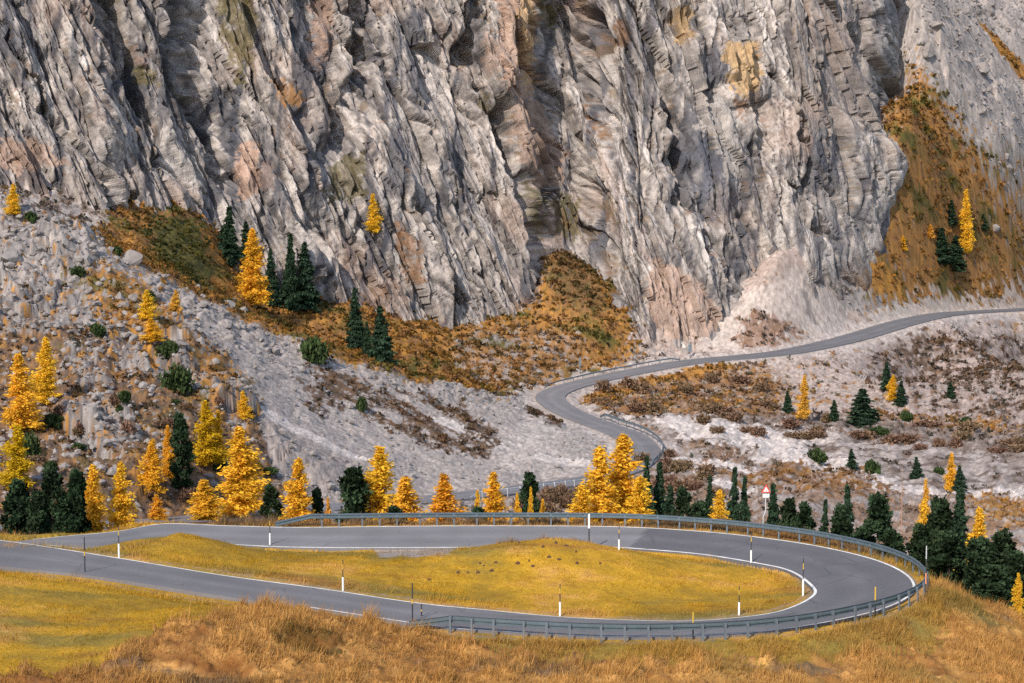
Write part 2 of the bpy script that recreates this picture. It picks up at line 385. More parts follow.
conform(HOd, HId, 0.10, 2.2, 14); conform(VLd, VRd, 0.25, 9.0, 24)

# ---- what grows or lies where (albedo zones on the ground) and its relief
PX, PY = proj(XX, YY, ZZ)
def zone_noise(seed, amp, sc=0.06): return fbm(PX * sc, PY * sc * 1.5, seed, 4, 0.62) * amp
n_px = fbm(PX * .33, PY * .42, 26, 3, .7)
wx = PX + zone_noise(3, 26) + fbm(PX * .22, PY * .3, 27, 3, .6) * 12; wy = PY + zone_noise(9, 16) + fbm(PX * .22, PY * .3, 28, 3, .6) * 9
near = YY < 113
YN = np.where(YY > 150, YY + 1.1 * ZZ, YY)
n_a = fbm(XX * .09, YN * .09, 21, 4); n_b = fbm(XX * .35, YN * .35, 22, 4, .6); n_c = fbm(XX * 1.2, YN * 1.2, 23, 3, .6); n_d = fbm(XX * .03, YN * .05, 24, 3)
n_e = fbm(PX * .10, PY * .16, 25, 4, .65)                 # mid size patchiness for slopes
screeM = np.zeros(ZZ.shape)
C_SCREE = np.array((.37, .325, .300)); C_SCREE2 = np.array((.27, .230, .212)); C_ROCK = np.array((.26, .235, .225)); C_ROCKD = np.array((.10, .090, .090))
C_ORANGE = np.array((.34, .165, .036)); C_RUST = np.array((.185, .095, .040)); C_BROWN = np.array((.086, .064, .052)); C_OLIVE = np.array((.095, .078, .020)); C_GREEN = np.array((.035, .042, .016))
C_GOLD = np.array((.51, .285, .018)); C_GOLD2 = np.array((.28, .162, .015)); C_DRY = np.array((.45, .245, .075)); C_DRY2 = np.array((.20, .082, .020)); C_WHITE = np.array((.47, .415, .385))
def mixc(A, B, t): return A + (B - A) * np.clip(t, 0, 1)[..., None]
def stone(seed=40):
    f1, f2, dx, dy, ci, cj = worley(XX * .55, YN * .40, seed)
    return mixc(mixc(C_ROCKD, C_ROCK, sstep(0, .25, f2 - f1)), C_SCREE * .95, _r(ci, cj, seed + 5) ** 2.0 * .8) * .92, f1, f2, ci, cj
ST, sf1, sf2, sci, scj = stone()
n_f = fbm(XX * 2.2, YN * 1.6, 33, 2, .7)
scree = mixc(C_SCREE2[None, None], C_SCREE, .62 + n_f * 1.1 + n_c * .5 + n_b * .25); scree = mixc(scree, C_BROWN * 1.6, sstep(.28, .5, n_f * .5 + n_c * .6 + n_e * .3) * .8)
heath = mixc(mixc(C_BROWN[None, None], C_RUST, .5 + n_e * 1.6), C_ORANGE, sstep(.0, .5, n_b * .6 + n_e))
autumn = mixc(mixc(C_RUST[None, None], C_ORANGE, .5 + n_e * 1.5), C_OLIVE, sstep(.05, .4, n_a + n_e * .6))
gold = mixc(C_GOLD2[None, None], C_GOLD, .5 + n_b * 1.2 + n_a * 1.3)
gold = mixc(gold, C_OLIVE * 1.7, sstep(.0, .4, fbm(XX * .06, YY * .22, 34, 4, .6)) * .75); gold = mixc(gold, C_DRY, sstep(.0, .5, n_a * .8 + n_b * .6)); gold = mixc(gold, C_DRY2 * 1.2, sstep(.15, .5, fbm(XX * .12 + YY * .1, YN * .5, 29, 4, .6)) * .6)
dry = mixc(C_DRY2[None, None], C_DRY, .55 + n_b * 1.3 + n_a * .9 + n_c * .5); dry = mixc(dry, C_DRY * 1.25, sstep(.2, .5, fbm(XX * .25, YN * .5, 30, 4, .6))); dry = mixc(dry, C_BROWN * 1.2, sstep(.18, .45, fbm(XX * .13, YN * .22, 31, 4, .6)) * .75)
A = mixc(heath, scree, sstep(-.15, .25, n_e + .1)); rocky = np.zeros(ZZ.shape); tall = np.zeros(ZZ.shape); lawn = np.zeros(ZZ.shape); shrubm = np.zeros(ZZ.shape)
def blur(a, m):
    for ax in (0, 1):
        c = np.cumsum(np.pad(a, [(m + 1, m) if k == ax else (0, 0) for k in (0, 1)], mode='edge'), axis=ax)
        n_ = a.shape[ax]; a = (np.take(c, np.arange(2 * m + 1, 2 * m + 1 + n_), axis=ax) - np.take(c, np.arange(n_), axis=ax)) / (2 * m + 1)
    return a
def soft(poly, m=11, k=1.0): return blur(blur(poly_mask(wx, wy, poly).astype(float), m), m) + k * (n_px * .55 + n_c * .25 + n_e * .35) > .5
def put(mask, col, rk=None, **kw):
    global A
    A[mask] = col[mask] if col.ndim == 3 else col
    if rk is not None: rocky[mask] = rk
# valley floor
vf = poly_mask(wx, wy, [(600, 430), (700, 400), (800, 410), (1200, 400), (1200, 700), (560, 700)]) & ~near
put(vf, mixc(mixc(C_BROWN[None, None] * 2.0, C_RUST * 1.2, .5 + n_e), C_SCREE2, sstep(-.2, .3, n_e * .9 + fbm(PX * .02, PY * .15, 61, 4) * .8)), 0)
put(poly_mask(wx, wy, [(600, 412), (640, 410), (700, 418), (760, 420), (860, 440), (1200, 450), (1200, 500), (980, 500), (880, 484), (790, 462), (720, 450), (660, 430)]) & ~near,
    mixc(mixc(C_WHITE[None, None], C_SCREE2 * 1.05, sstep(760, 880, PX) * .9), C_BROWN * 1.3, sstep(-.12, .3, fbm(PX * .025, PY * .18, 62, 4, .65) + n_e * .3 + n_px * .3)), 0)
for pl in ([(640, 412), (700, 420), (760, 424), (800, 446), (860, 466), (900, 480), (880, 484), (800, 466), (750, 446), (690, 434)], [(640, 440), (660, 447), (720, 478), (760, 490), (740, 494), (690, 474)],
           [(780, 470), (900, 486), (1100, 494), (1100, 500), (900, 494)], [(690, 460), (740, 462), (780, 474), (700, 470)]):
    put(poly_mask(wx + n_c * 3, PY + n_e * 5, pl) & ~near, mixc(C_WHITE[None, None] * 1.03, C_SCREE2, sstep(.1, .6, n_e)), 0)
for pl in ([(790, 462), (870, 476), (900, 496), (820, 494), (700, 476), (760, 470)], [(960, 494), (1100, 500), (1100, 530), (990, 522)], [(860, 395), (960, 400), (1024, 430), (940, 436), (870, 420)]):
    put(poly_mask(wx, wy, pl) & ~near, mixc(mixc(C_RUST[None, None], C_ORANGE, .05 + n_e + sstep(930, 990, PX) * .6), C_SCREE2, sstep(.0, .4, n_b + n_px * .5)), 0)
put(poly_mask(wx, wy, [(740, 418), (800, 414), (900, 424), (1024, 440), (1100, 440), (1024, 462), (900, 440), (820, 430), (740, 424)]) & ~near, mixc(C_BROWN[None, None] * 1.5, mixc(C_BROWN[None, None] * 2.2, C_SCREE2, .5 + n_px), .5 + n_e * 1.4), 0)
# road embankment and the inner bank of the S-bend
put(poly_mask(wx, wy, [(690, 362), (800, 352), (860, 336), (950, 318), (1200, 312), (1200, 415), (960, 415), (870, 408), (800, 415), (700, 400)]), mixc(scree * np.array((1.0, .93, .9)), heath, sstep(.12, .5, n_e + n_d * .4)), .15)
put(poly_mask(wx, wy, [(860, 360), (900, 330), (1030, 340), (1200, 420), (960, 420), (880, 400)]), mixc(scree * np.array((.9, .82, .8)), mixc(C_BROWN[None, None], C_RUST, .3 + n_b), sstep(-.15, .2, n_e + n_d * .3)), .2)
put(soft([(578, 398), (640, 380), (700, 369), (765, 362), (800, 385), (770, 415), (700, 412), (640, 416), (600, 415)]), mixc(mixc(mixc(C_RUST[None, None] * 1.2, C_BROWN * 1.8, .5 + n_e * 1.4), C_ORANGE, sstep(.0, .4, n_b + n_e * .4)), scree * .9, sstep(.05, .4, n_e + n_px * .3)), .1)
put(poly_mask(PX + n_e * 8, PY + n_e * 6, [(575, 396), (640, 376), (700, 367), (750, 362), (700, 376), (640, 388), (590, 406)]), mixc(C_ORANGE[None, None], C_RUST, .4 + n_b), 0)
# talus left
put(poly_mask(wx, wy, [(-200, 180), (0, 195), (110, 240), (200, 298), (330, 358), (470, 392), (560, 398), (620, 430), (640, 480), (400, 520), (-200, 540)]) & ~near, mixc(ST, heath, sstep(.18, .4, n_e + .05)), .8)
put(poly_mask(wx, wy, [(120, 262), (200, 300), (330, 360), (470, 394), (560, 408), (600, 440), (600, 478), (410, 502), (330, 485), (270, 430), (235, 360)]), mixc(scree, ST, n_b * 1.2 + .1 + sstep(420, 370, PY) * .5), .15 + .45 * 0)
rocky[poly_mask(wx, wy, [(120, 262), (200, 300), (330, 360), (470, 394), (480, 408), (380, 392), (280, 360), (235, 345)])] = .6
screeM[poly_mask(wx, wy, [(235, 340), (330, 360), (470, 394), (560, 408), (600, 440), (600, 478), (410, 502), (330, 485), (270, 430)])] = 1
put(poly_mask(wx + wy * .0, wy, [(300, 360), (400, 390), (470, 405), (500, 440), (470, 460), (400, 430), (330, 400)]) & (fbm((PX * .6 + PY) * .01, (PY - PX * .5) * .11, 71, 4, .6) + n_px * .35 + n_e * .3 > .0), mixc(C_BROWN[None, None], C_RUST * .9, .4 + n_b), .1)
for pl in ([(262, 408), (300, 428), (340, 448), (380, 463), (378, 467), (338, 453), (296, 433), (258, 412)], [(440, 415), (520, 452), (600, 462), (600, 468), (510, 458), (430, 420)]): put(poly_mask(PX + n_px * 3, PY + n_px * 3, pl), C_WHITE * np.ones_like(A))
put(poly_mask(wx, wy, [(560, 402), (590, 415), (600, 440), (560, 440), (540, 460), (500, 470), (505, 440), (530, 410)]), mixc(scree, C_WHITE, .3 + n_b), .1)
put(poly_mask(wx, wy, [(-200, 380), (60, 330), (130, 330), (215, 345), (262, 420), (290, 505), (200, 522), (-200, 540)]) & ~near, mixc(mixc(heath, C_OLIVE * .8, sstep(.1, .5, n_a)), ST * .85, sstep(.14, .34, n_e - .02)), .5)
put(soft([(60, 268), (110, 262), (160, 290), (190, 330), (150, 345), (110, 320)]), mixc(autumn, C_ROCK, sstep(.2, .4, n_e)), .3)
put(soft([(185, 340), (245, 365), (262, 420), (225, 430), (190, 400)]), mixc(autumn, C_ROCK, sstep(.15, .4, n_e)), .2)
# autumn slope between talus and cliff
put(soft([(95, 245), (120, 205), (165, 190), (215, 215), (240, 290), (310, 300), (400, 300), (480, 312), (545, 305), (535, 230), (565, 225), (645, 310), (640, 350), (600, 372), (545, 392), (470, 392), (330, 357), (200, 300)]), autumn, .1)
put(soft([(150, 215), (190, 205), (212, 240), (215, 290), (180, 280), (150, 255)]), mixc(C_OLIVE[None, None], C_GREEN, .35 + n_e), .1)
put(soft([(470, 330), (560, 330), (600, 350), (560, 395), (500, 392), (440, 360)]), mixc(autumn, C_SCREE2 * .8, sstep(-.1, .3, n_e)), .2)
put(soft([(540, 240), (565, 240), (610, 300), (600, 322), (560, 310)]), mixc(C_RUST[None, None], C_GREEN * 1.3, .35 + n_e), .1)
# pale debris under the right cliff
put(poly_mask(wx, wy, [(630, 330), (680, 300), (740, 290), (770, 225), (850, 215), (862, 280), (870, 320), (850, 338), (790, 350), (690, 358), (640, 352)]), mixc(scree * np.array((1.08, .98, .92)), C_RUST, sstep(.2, .55, n_e)), .1)
put(poly_mask(wx, wy, [(700, 312), (800, 268), (850, 310), (840, 335), (790, 346), (700, 354)]), mixc(C_WHITE[None, None] * np.array((.93, .88, .84)), C_SCREE2, sstep(.15, .55, n_e)), .1)
screeM[poly_mask(wx, wy, [(640, 352), (700, 318), (780, 265), (840, 250), (870, 320), (850, 338), (790, 350)])] = 1
screeM[poly_mask(wx, wy, [(690, 362), (800, 352), (860, 336), (900, 330), (870, 408), (800, 415), (700, 400)])] = .8
put(poly_mask(wx, wy, [(735, 330), (750, 312), (790, 325), (815, 340), (790, 347), (745, 350)]), mixc(C_SCREE2[None, None] * np.array((1.05, .85, .75)), C_RUST, .3 + n_e), .05)
for pl in ([(808, 262), (812, 262), (806, 290), (815, 318), (824, 330), (818, 330), (808, 316), (802, 290)], [(700, 318), (735, 300), (742, 304), (706, 326)]): put(poly_mask(PX + n_e * 4, PY + n_e * 3, pl), C_SCREE2 * .9 * np.ones_like(A))
put(poly_mask(PX + n_e * 8, PY + n_e * 8, [(258, 416), (298, 434), (340, 456), (384, 470), (410, 498), (300, 504), (268, 455)]), mixc(C_SCREE2[None, None] * .95, C_SCREE, n_f * .8 + n_c * .6))  # talus front below the berm: shade painted into the grey gravel colour
for pl in ([(290, 378), (330, 390), (348, 402), (320, 406)], [(362, 392), (402, 402), (396, 414), (368, 408)], [(398, 414), (440, 426), (458, 456), (412, 442)], [(468, 424), (502, 444), (484, 462), (456, 446)], [(300, 402), (330, 410), (322, 420)], [(545, 404), (566, 424), (548, 426), (524, 410)], [(420, 396), (470, 410), (470, 418), (420, 404)]):
    put(poly_mask(wx * .4 + PX * .6 + n_px * 8, wy * .4 + PY * .6 + n_px * 6, pl) & (n_px + n_e > -.12), mixc(C_BROWN[None, None] * 1.1, C_RUST * .9, .3 + n_b), .1)
for pl in ([(100, 328), (175, 334), (208, 372), (195, 388), (150, 375), (120, 360)], [(55, 412), (122, 402), (140, 440), (95, 455)], [(-10, 300), (60, 285), (95, 315), (50, 340), (-10, 330)], [(205, 385), (240, 380), (262, 418), (236, 430)], [(60, 345), (95, 350), (110, 385), (80, 392)]):
    put(poly_mask(PX + n_e * 22, PY + n_e * 16, pl), mixc(ST * .85, heath, sstep(-.02, .25, n_e + n_px * .4)), 1.0)
# right slope
put(poly_mask(wx, wy, [(870, -200), (1300, -200), (1300, 330), (900, 312), (840, 310)]), mixc(ST, scree, .5 + n_b * .5), .7)
put(soft([(840, 228), (880, 210), (885, 80), (925, 80), (965, 140), (1010, 200), (1060, 215), (1200, 250), (1200, 314), (940, 314), (865, 304)]), mixc(mixc(C_RUST[None, None], C_ORANGE, .35 + n_e * 1.3), C_OLIVE * .9, sstep(.0, .4, n_a + n_e)), .1)
put(soft([(890, 275), (1040, 270), (1040, 300), (900, 308)]), mixc(ST * .75, C_RUST * .8, .5 + n_e * 1.5), .4)
put(poly_mask(PX + n_e * 10, PY + n_e * 8, [(845, 245), (865, 250), (905, 285), (900, 298), (870, 290)]), mixc(C_ORANGE[None, None], C_RUST, .2 + n_b), .0)
put(poly_mask(PX + n_e * 6, PY + n_e * 6, [(975, 20), (985, 25), (1040, 80), (1040, 92), (1005, 60)]), mixc(C_ORANGE[None, None], C_RUST, .4 + n_b), .0)
# foreground
put(near, gold, 0); lawn[near] = 1
fg = near & (YY < 112)
outer_in = poly_mask(PX, PY, [(0, 540), (118, 557), (230, 575), (413, 602), (560, 616), (700, 620), (760, 614), (812, 592), (787, 571), (700, 555), (600, 546), (240, 540), (180, 520), (60, 530)])
dm = near & poly_mask(wx + n_e * 12 + n_c * 14, PY + n_a * 16 + n_c * 14, [(-200, 690), (-200, 668), (70, 668), (130, 650), (200, 622), (250, 600), (330, 612), (430, 632), (600, 648), (760, 648), (880, 640), (945, 585), (985, 595), (1200, 640), (1200, 900), (-200, 900)])
put(dm, mixc(dry, C_OLIVE * 1.4, sstep(.2, .6, n_a)), 0); tall[dm] = 1; lawn[dm] = 0
put(dm & (np.exp(-((PX - 315) / 42) ** 2 - ((PY - 652) / 13) ** 2) + n_c * .5 + n_b * .4 > .55), mixc(C_DRY2[None, None], C_OLIVE * .9, .4 + n_c), 0)
put(dm & (np.exp(-((PX - 560) / 60) ** 2 - ((PY - 664) / 7) ** 2) + n_c * .5 + n_b * .4 > .6), mixc(C_DRY2[None, None], C_BROWN, .3 + n_c), 0)
gm = near & poly_mask(wx, wy, [(420, 632), (600, 642), (800, 640), (920, 600), (950, 600), (940, 650), (800, 664), (560, 662)])
put(gm, mixc(mixc(C_OLIVE[None, None] * 1.9, dry, .45 + n_b), C_GOLD2, .3 + n_a), 0); tall[gm] = .6
ed = near & outer_in & (ROADD > .02) & (ROADD < .55) & (YY > 91)
fr = near & ~outer_in & (YY > 96) & (PX < 900) & (ROADD > .6)
put(fr, mixc(dry, C_BROWN * 1.2, sstep(-.3, .25, n_b)), 0); tall[fr] = .5
bk = YY > 109
put(bk & (YY < 170) & ~vf, mixc(heath, ST * .8, sstep(.15, .4, n_e)), .3)
put(near & poly_mask(PX + n_c * 4, PY + n_c * 1.5, [(372, 548), (380, 556), (440, 556), (462, 549)]), C_SCREE2 * np.ones_like(A), 0)
# gravel shoulders
sh = (ROADD > 0) & (ROADD < 0.30 + n_c * .4) & near
A[sh] = mixc(A, mixc(C_SCREE2[None, None] * .8, C_DRY, .5 + n_b), np.full(ZZ.shape, .55))[sh]; tall[sh & (ROADD < .5)] = 0
sh = (ROADD < 2.6 + n_b * 3) & ~near & (YY > 200) & (wy < 470)
A[sh] = mixc(A, mixc(C_WHITE[None, None] * .95, C_SCREE2, .3 + n_c), np.full(ZZ.shape, .75))[sh]; rocky[sh] *= .3
mott = np.where(near, 1.0, np.clip(1 + n_px * .75 + n_c * .25, .35, 1.8)); A *= mott[..., None]
# ---- relief
rocky0 = rocky; rocky = blur(blur(rocky, 5), 5); screeM = blur(blur(screeM, 6), 6)
amp_f = sstep(0.3, 3.0, ROADD)
rk = rocky * amp_f
blk, bed, brn = facets(XX * .32, YN * .26, 140, .5, .5)
blk2, _, _ = facets(XX * .9, YN * .7, 150, .5, .5)
ZZ = ZZ + rk * (blk * 1.2 + blk2 * .65 + fbm(XX * .8, YN * .8, 160, 3) * .45)
ZZ = ZZ + amp_f * np.where(near, (n_b * .10 + n_a * .22 + n_c * .03) * (1 + tall * .8), n_a * .8 * (1 - rocky * .5) + (n_b * .6 + n_c * .26) * (1 - .72 * screeM) + n_f * .07)
ZZ = np.where(YY > 200, ZZ + amp_f * fbm(PX * .03, PY * .045, 171, 4) * 1.3 * (1 - .6 * screeM), ZZ)
ob, oe, _ = facets(XX * .13 + n_d * .4, YN * .085, 157, .9, .6); ZZ = ZZ + sstep(.45, .8, rocky) * amp_f * sstep(690, 600, PX) * (ob * 1.9 - .5 * (1 - sstep(0, .12, oe)))
up_r = sstep(860, 960, PX) * sstep(380, 430, YY) * sstep(.3, .6, rocky)
fb, _, _ = facets(XX * .10 + n_d * .5, YN * .075, 155, .8, .6); ZZ = ZZ + up_r * (fb * 2.6 + ridged(XX * .09, YN * .05, 156, 3) * 1.5)
ZZ = ZZ - ed * .24
hump = np.exp(-((PX - 215) / 95) ** 2 - ((YY - 70.5) / 3.2) ** 2) * .75 + np.exp(-((PX - 330) / 60) ** 2 - ((YY - 73.5) / 2.0) ** 2) * .30
tus = sstep(-.1, .5, fbm(XX * .9, YY * .9, 180, 3)) 
ZZ = ZZ + near * amp_f * (hump + tall * (tus * .28 + n_b * .12))
nr, nc = ZZ.shape
idx = np.arange(nr * nc).reshape(nr, nc)
quads = np.stack([idx[:-1, :-1], idx[:-1, 1:], idx[1:, 1:], idx[1:, :-1]], -1).reshape(-1, 4)
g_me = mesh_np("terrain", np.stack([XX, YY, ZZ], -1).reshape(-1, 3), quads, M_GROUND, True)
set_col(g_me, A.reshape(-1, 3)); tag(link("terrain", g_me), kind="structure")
def gz(x, y):
    u = np.asarray(x, float) / np.asarray(y, float)
    return bil(U, YS, ZZ, u, np.asarray(y, float))
def ground_hit(px, py, y0=60, y1=690):
    ys = np.linspace(y0, y1, 6000); x, y, z = ray(px, py); k = ys / y
    g = gz(x * k, ys); below = (CAMZ + z * k) < g
    i = np.argmax(below)
    if not below[i]: return None
    return (x * k[i], ys[i], float(g[i]))

# ------------------------------------------------------------------ cliff
CB = [(-400, 150, 268), (-200, 170, 276), (0, 186, 284), (60, 203, 287), (105, 232, 289), (122, 212, 297), (175, 204, 304), (212, 232, 312), (240, 288, 312), (300, 314, 315), (330, 292, 324),
      (370, 300, 329), (410, 322, 332), (450, 326, 338), (480, 318, 342), (530, 316, 346), (545, 300, 352), (556, 246, 366), (585, 252, 367), (612, 300, 355), (640, 330, 350), (690, 342, 353),
      (730, 316, 361), (760, 300, 369), (785, 262, 375), (820, 254, 379), (845, 236, 389), (868, 230, 397), (886, 212, 406), (897, 170, 423), (908, 100, 458), (922, 60, 520), (960, 0, 760), (1300, -200, 1200)]
cbU = np.array([(p[0] - 512) / F for p in CB]); cbW = np.array([at(*p) for p in CB]); cbY = cbW[:, 1]; cbZ = cbW[:, 2]
cu_ = np.linspace(-0.44, 0.40, 1080)
KK = np.interp(512 + F * cu_, (0, 1000), (.56, .24))
cz_ = np.concatenate([np.linspace(-28, 86, 400, endpoint=False), np.linspace(86, 150, 50)])
CU0, CZZ = np.meshgrid(cu_, cz_); CUU = CU0 - KK[None, :] * CZZ / 340     # columns run down the dip of the strata
kern = np.exp(-np.linspace(-2, 2, 15) ** 2); kern /= kern.sum()
def smooth1(a, m=7): return np.convolve(np.pad(a, m, mode='edge'), kern, 'valid')
uf = np.linspace(-.75, .55, 1600)
Byf = smooth1(np.interp(uf, cbU, cbY)); Bzf = smooth1(np.interp(uf, cbU, cbZ)); Lf = np.interp(uf, [(p - 512) / F for p in (-200, 150, 330, 500, 640, 760, 860)], [.42, .45, .38, .30, .42, .40, .36])
By = np.interp(CUU, uf, Byf); Bz = np.interp(CUU, uf, Bzf); lean = np.interp(CUU, uf, Lf)
Y0 = By + np.maximum(CZZ - Bz, -6) * lean
cx, cyy = proj(CUU * Y0, Y0, CZZ)
a_ = CUU * 340; b_ = CZZ
wa = fbm(cx * .011, cyy * .011, 201, 4) ; wb = fbm(cx * .03, cyy * .03, 202, 3)
s_ = CU0 * 340 + wa * 1.0 + wb * .12
D = np.zeros(s_.shape)                    # outwards, metres
D += 3.6 * fbm(s_ * .05, b_ * .012, 210, 3)
D += 2.3 * (ridged(s_ * .085, b_ * .012, 211, 2, .45) - .6) * 1.6
D += .55 * (ridged(s_ * .24 + wb * .4, b_ * .035, 212, 3, .55) - .6) * 1.5
r2, e2, c2 = facets(s_ * .15, b_ * .021, 220, .9, .5); D += r2 * 3.7 - 1.6 * (1 - sstep(0, .10, e2))
r3, e3, c3 = facets(s_ * .40 + wb * .2, b_ * .050, 230, .9, .5); D += r3 * 1.75 - .7 * (1 - sstep(0, .12, e3))
r4, e4, c4 = facets(s_ * .95 + wb * .4, b_ * .15, 240, .9, .5); D += r4 * .55 - .25 * (1 - sstep(0, .15, e4))
D += .22 * fbm(s_ * .62, b_ * .12, 250, 2, .5)
clf = 1 - np.abs(perlin(s_ * .045 + wb * .15, b_ * .006, 255)) * 1.6; D -= 3.2 * sstep(.90, .99, clf) * sstep(-.2, .3, fbm(s_ * .02, b_ * .03, 256, 2))
clf = 1 - np.abs(perlin(s_ * .16 + wb * .2, b_ * .012, 257)) * 1.6; D -= 1.3 * sstep(.86, .98, clf)
D += .7 * fbm(a_ * .03 - b_ * .03, b_ * .10 + a_ * .05, 260, 2, .4)
GUL = [([(186, -40), (190, 30), (197, 70), (208, 115), (222, 155), (237, 200)], 8, 6.5), ([(212, 90), (232, 120), (255, 160), (268, 210), (275, 260)], 13, 2.0),
       ([(118, -30), (122, 50), (135, 100), (165, 150), (190, 190)], 9, 2.5), ([(366, -40), (366, 30), (360, 75), (346, 120), (332, 170)], 12, 5.0), ([(472, -40), (474, 40), (480, 90)], 9, 5.0),
       ([(500, 90), (507, 115), (516, 150), (528, 195), (540, 235), (546, 280)], 6.5, 9.5), ([(540, -30), (538, 50), (533, 100)], 6, 3.0), ([(655, 30), (671, 95), (674, 135), (684, 190), (692, 215)], 6.5, 7.5),
       ([(812, -30), (817, 35), (824, 70)], 5, 4.0), ([(755, 85), (762, 130), (772, 180)], 6, 3.0), ([(398, 185), (425, 235), (455, 285), (480, 318)], 7, 2.5), ([(300, 190), (320, 225), (350, 265), (372, 300)], 7, 2.5),
       ([(20, 0), (45, 80), (70, 150)], 8, 2.0), ([(590, 110), (630, 170), (650, 240)], 8, 2.5), ([(700, 190), (725, 250), (760, 300)], 7, 2.5), ([(862, 20), (880, 90)], 6, 3.0), ([(268, 30), (300, 110), (325, 180)], 7, 2.5), ([(790, 150), (800, 200), (835, 250)], 6, 2.0)]
jx = cx + fbm(cx * .03, cyy * .03, 270, 3, .5) * 14
jy = cyy
for pts, w_, dep in GUL:
    d, side, t = line_dist(jx, jy, pts)
    fade = np.clip(np.minimum(t, 1 - t) * 6, 0, 1) if pts[0][1] > 0 else np.clip((1 - t) * 6, 0, 1)
    ww = np.where(side > 0, w_ * 1.5, w_ * .7)          # steep left wall, slanting right wall
    D -= dep * np.exp(-(d / ww) ** 2) * fade
CAVE = [((512, 122), 9, 22, 5), ((160, 158), 8, 5, 4), ((130, 198), 8, 6, 4), ((676, 120), 5, 18, 4), ((222, 125), 7, 20, 3), ((700, 175), 14, 14, 2.5), ((690, 20), 16, 14, 3), ((370, 50), 9, 14, 4), ((476, 35), 9, 24, 4)]
for (qx, qy), rx, ry, dep in CAVE: D -= dep * np.exp(-(((jx - qx) / rx) ** 2 + ((jy - qy) / ry) ** 2) ** 2)
fadeb = sstep(-4, 8, CZZ - Bz); D = D * (.4 + .6 * fadeb) - 1.0
X0 = CUU * Y0
def nrm(X, Y, Z):
    ax, ay, az_ = (np.gradient(q, axis=1) for q in (X, Y, Z)); bx_, by_, bz_ = (np.gradient(q, axis=0) for q in (X, Y, Z))
    n = np.stack([ay * bz_ - az_ * by_, az_ * bx_ - ax * bz_, ax * by_ - ay * bx_], -1); return n / np.linalg.norm(n, axis=-1, keepdims=True)
n0 = nrm(X0, Y0, CZZ)
XC = X0 + n0[..., 0] * D; YC = Y0 + n0[..., 1] * D; ZC = CZZ + n0[..., 2] * D * .5
cx, cyy = proj(XC, YC, ZC)
# ---- albedo of the rock
q1 = fbm(s_ * .25, b_ * .03, 301, 4, .6); q2 = fbm(s_ * .25 + a_ * .8, b_ * .05, 302, 4, .62); q5 = fbm(s_ * 1.6, b_ * .25, 305, 4, .65); q3 = fbm(s_ * .9, b_ * .3, 303, 4, .6); q4 = fbm(a_ * .05, b_ * .05, 304, 3)
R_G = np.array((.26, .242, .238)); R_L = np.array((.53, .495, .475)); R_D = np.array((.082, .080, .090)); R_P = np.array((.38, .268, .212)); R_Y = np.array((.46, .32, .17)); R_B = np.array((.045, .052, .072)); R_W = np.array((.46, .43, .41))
cc = mixc(R_G[None, None], R_L, .35 + q1 * .7 + q3 * .6 + (c3 - .5) * .5 + (c2 - .5) * .3)
cc = mixc(cc, R_D, sstep(.05, .4, q2 * .75 - q1 * .35 + q4 * .5) * .85); cc = cc * np.clip(1 + q5 * .9, .4, 1.7)[..., None]
cc = mixc(cc, R_D * .9, (1 - sstep(0, .10, e3)) * .5); cc = mixc(cc, R_D, (1 - sstep(0, .12, e4)) * .35)
cc = mixc(cc, R_P, sstep(.08, .45, fbm(s_ * .06, b_ * .04, 310, 4, .6) + q2 * .25) * .4)
q6 = fbm(a_ * .42 + wb * .3, b_ * .016, 306, 3, .6); q7 = fbm(cx * .012, cyy * .014, 307, 3)
cc = mixc(cc, R_B * 1.25, sstep(.12, .36, q6 + q7 * .5) * .75); cc = mixc(cc, R_W * 1.12, sstep(.20, .45, -q6 + q7 * .4 - .02) * .65)
crk = 1 - np.abs(perlin(s_ * .55 + wb * .5, b_ * .035, 308)) * 1.6; crk2 = 1 - np.abs(perlin(a_ * .7 - b_ * .25, b_ * .30, 309)) * 1.6
cc = mixc(cc, R_D * .7, sstep(.88, .97, crk) * .7); cc = mixc(cc, R_D * .8, sstep(.90, .98, crk2) * .45)
kx = cx + fbm(cx * .08, cyy * .08, 320, 4, .65) * 16; ky = cyy + fbm(cx * .08 + 9, cyy * .08, 321, 4, .65) * 16
def cput(poly, col, k=1.0):
    m = poly_mask(kx, ky, poly); c = np.asarray(col); cc[m] = cc[m] + (c * (1 + q3[m][:, None] * .5 + q2[m][:, None] * .3) - cc[m]) * k
cput([(500, -60), (537, -60), (537, 60), (530, 102), (514, 95), (498, 60)], R_P, .8); cput([(516, -60), (533, -60), (535, 60), (528, 95), (520, 60)], R_Y, .7)
cput([(510, 102), (535, 100), (565, 150), (560, 185), (535, 190), (518, 150)], R_P * .8, .7); cput([(724, 48), (756, 42), (762, 82), (745, 96), (727, 86)], R_Y, .85)
cput([(670, 8), (692, 4), (690, 44), (674, 42)], R_Y * .8, .8); cput([(236, 150), (253, 138), (260, 188), (240, 202)], R_P * 1.05, .85); cput([(256, 165), (272, 160), (275, 190), (258, 195)], R_P, .7)
cput([(308, -40), (332, -40), (330, 60), (312, 64)], R_P, .7); cput([(-30, 138), (40, 140), (70, 165), (0, 172)], R_P * 1.1, .6); cput([(130, 50), (150, 52), (146, 68), (134, 66)], R_P, .7)
cput([(650, 255), (690, 275), (730, 320), (700, 345), (660, 340), (645, 300)], R_P * 1.1, .65); cput([(480, 30), (498, 40), (496, 75), (484, 70)], R_P, .6)
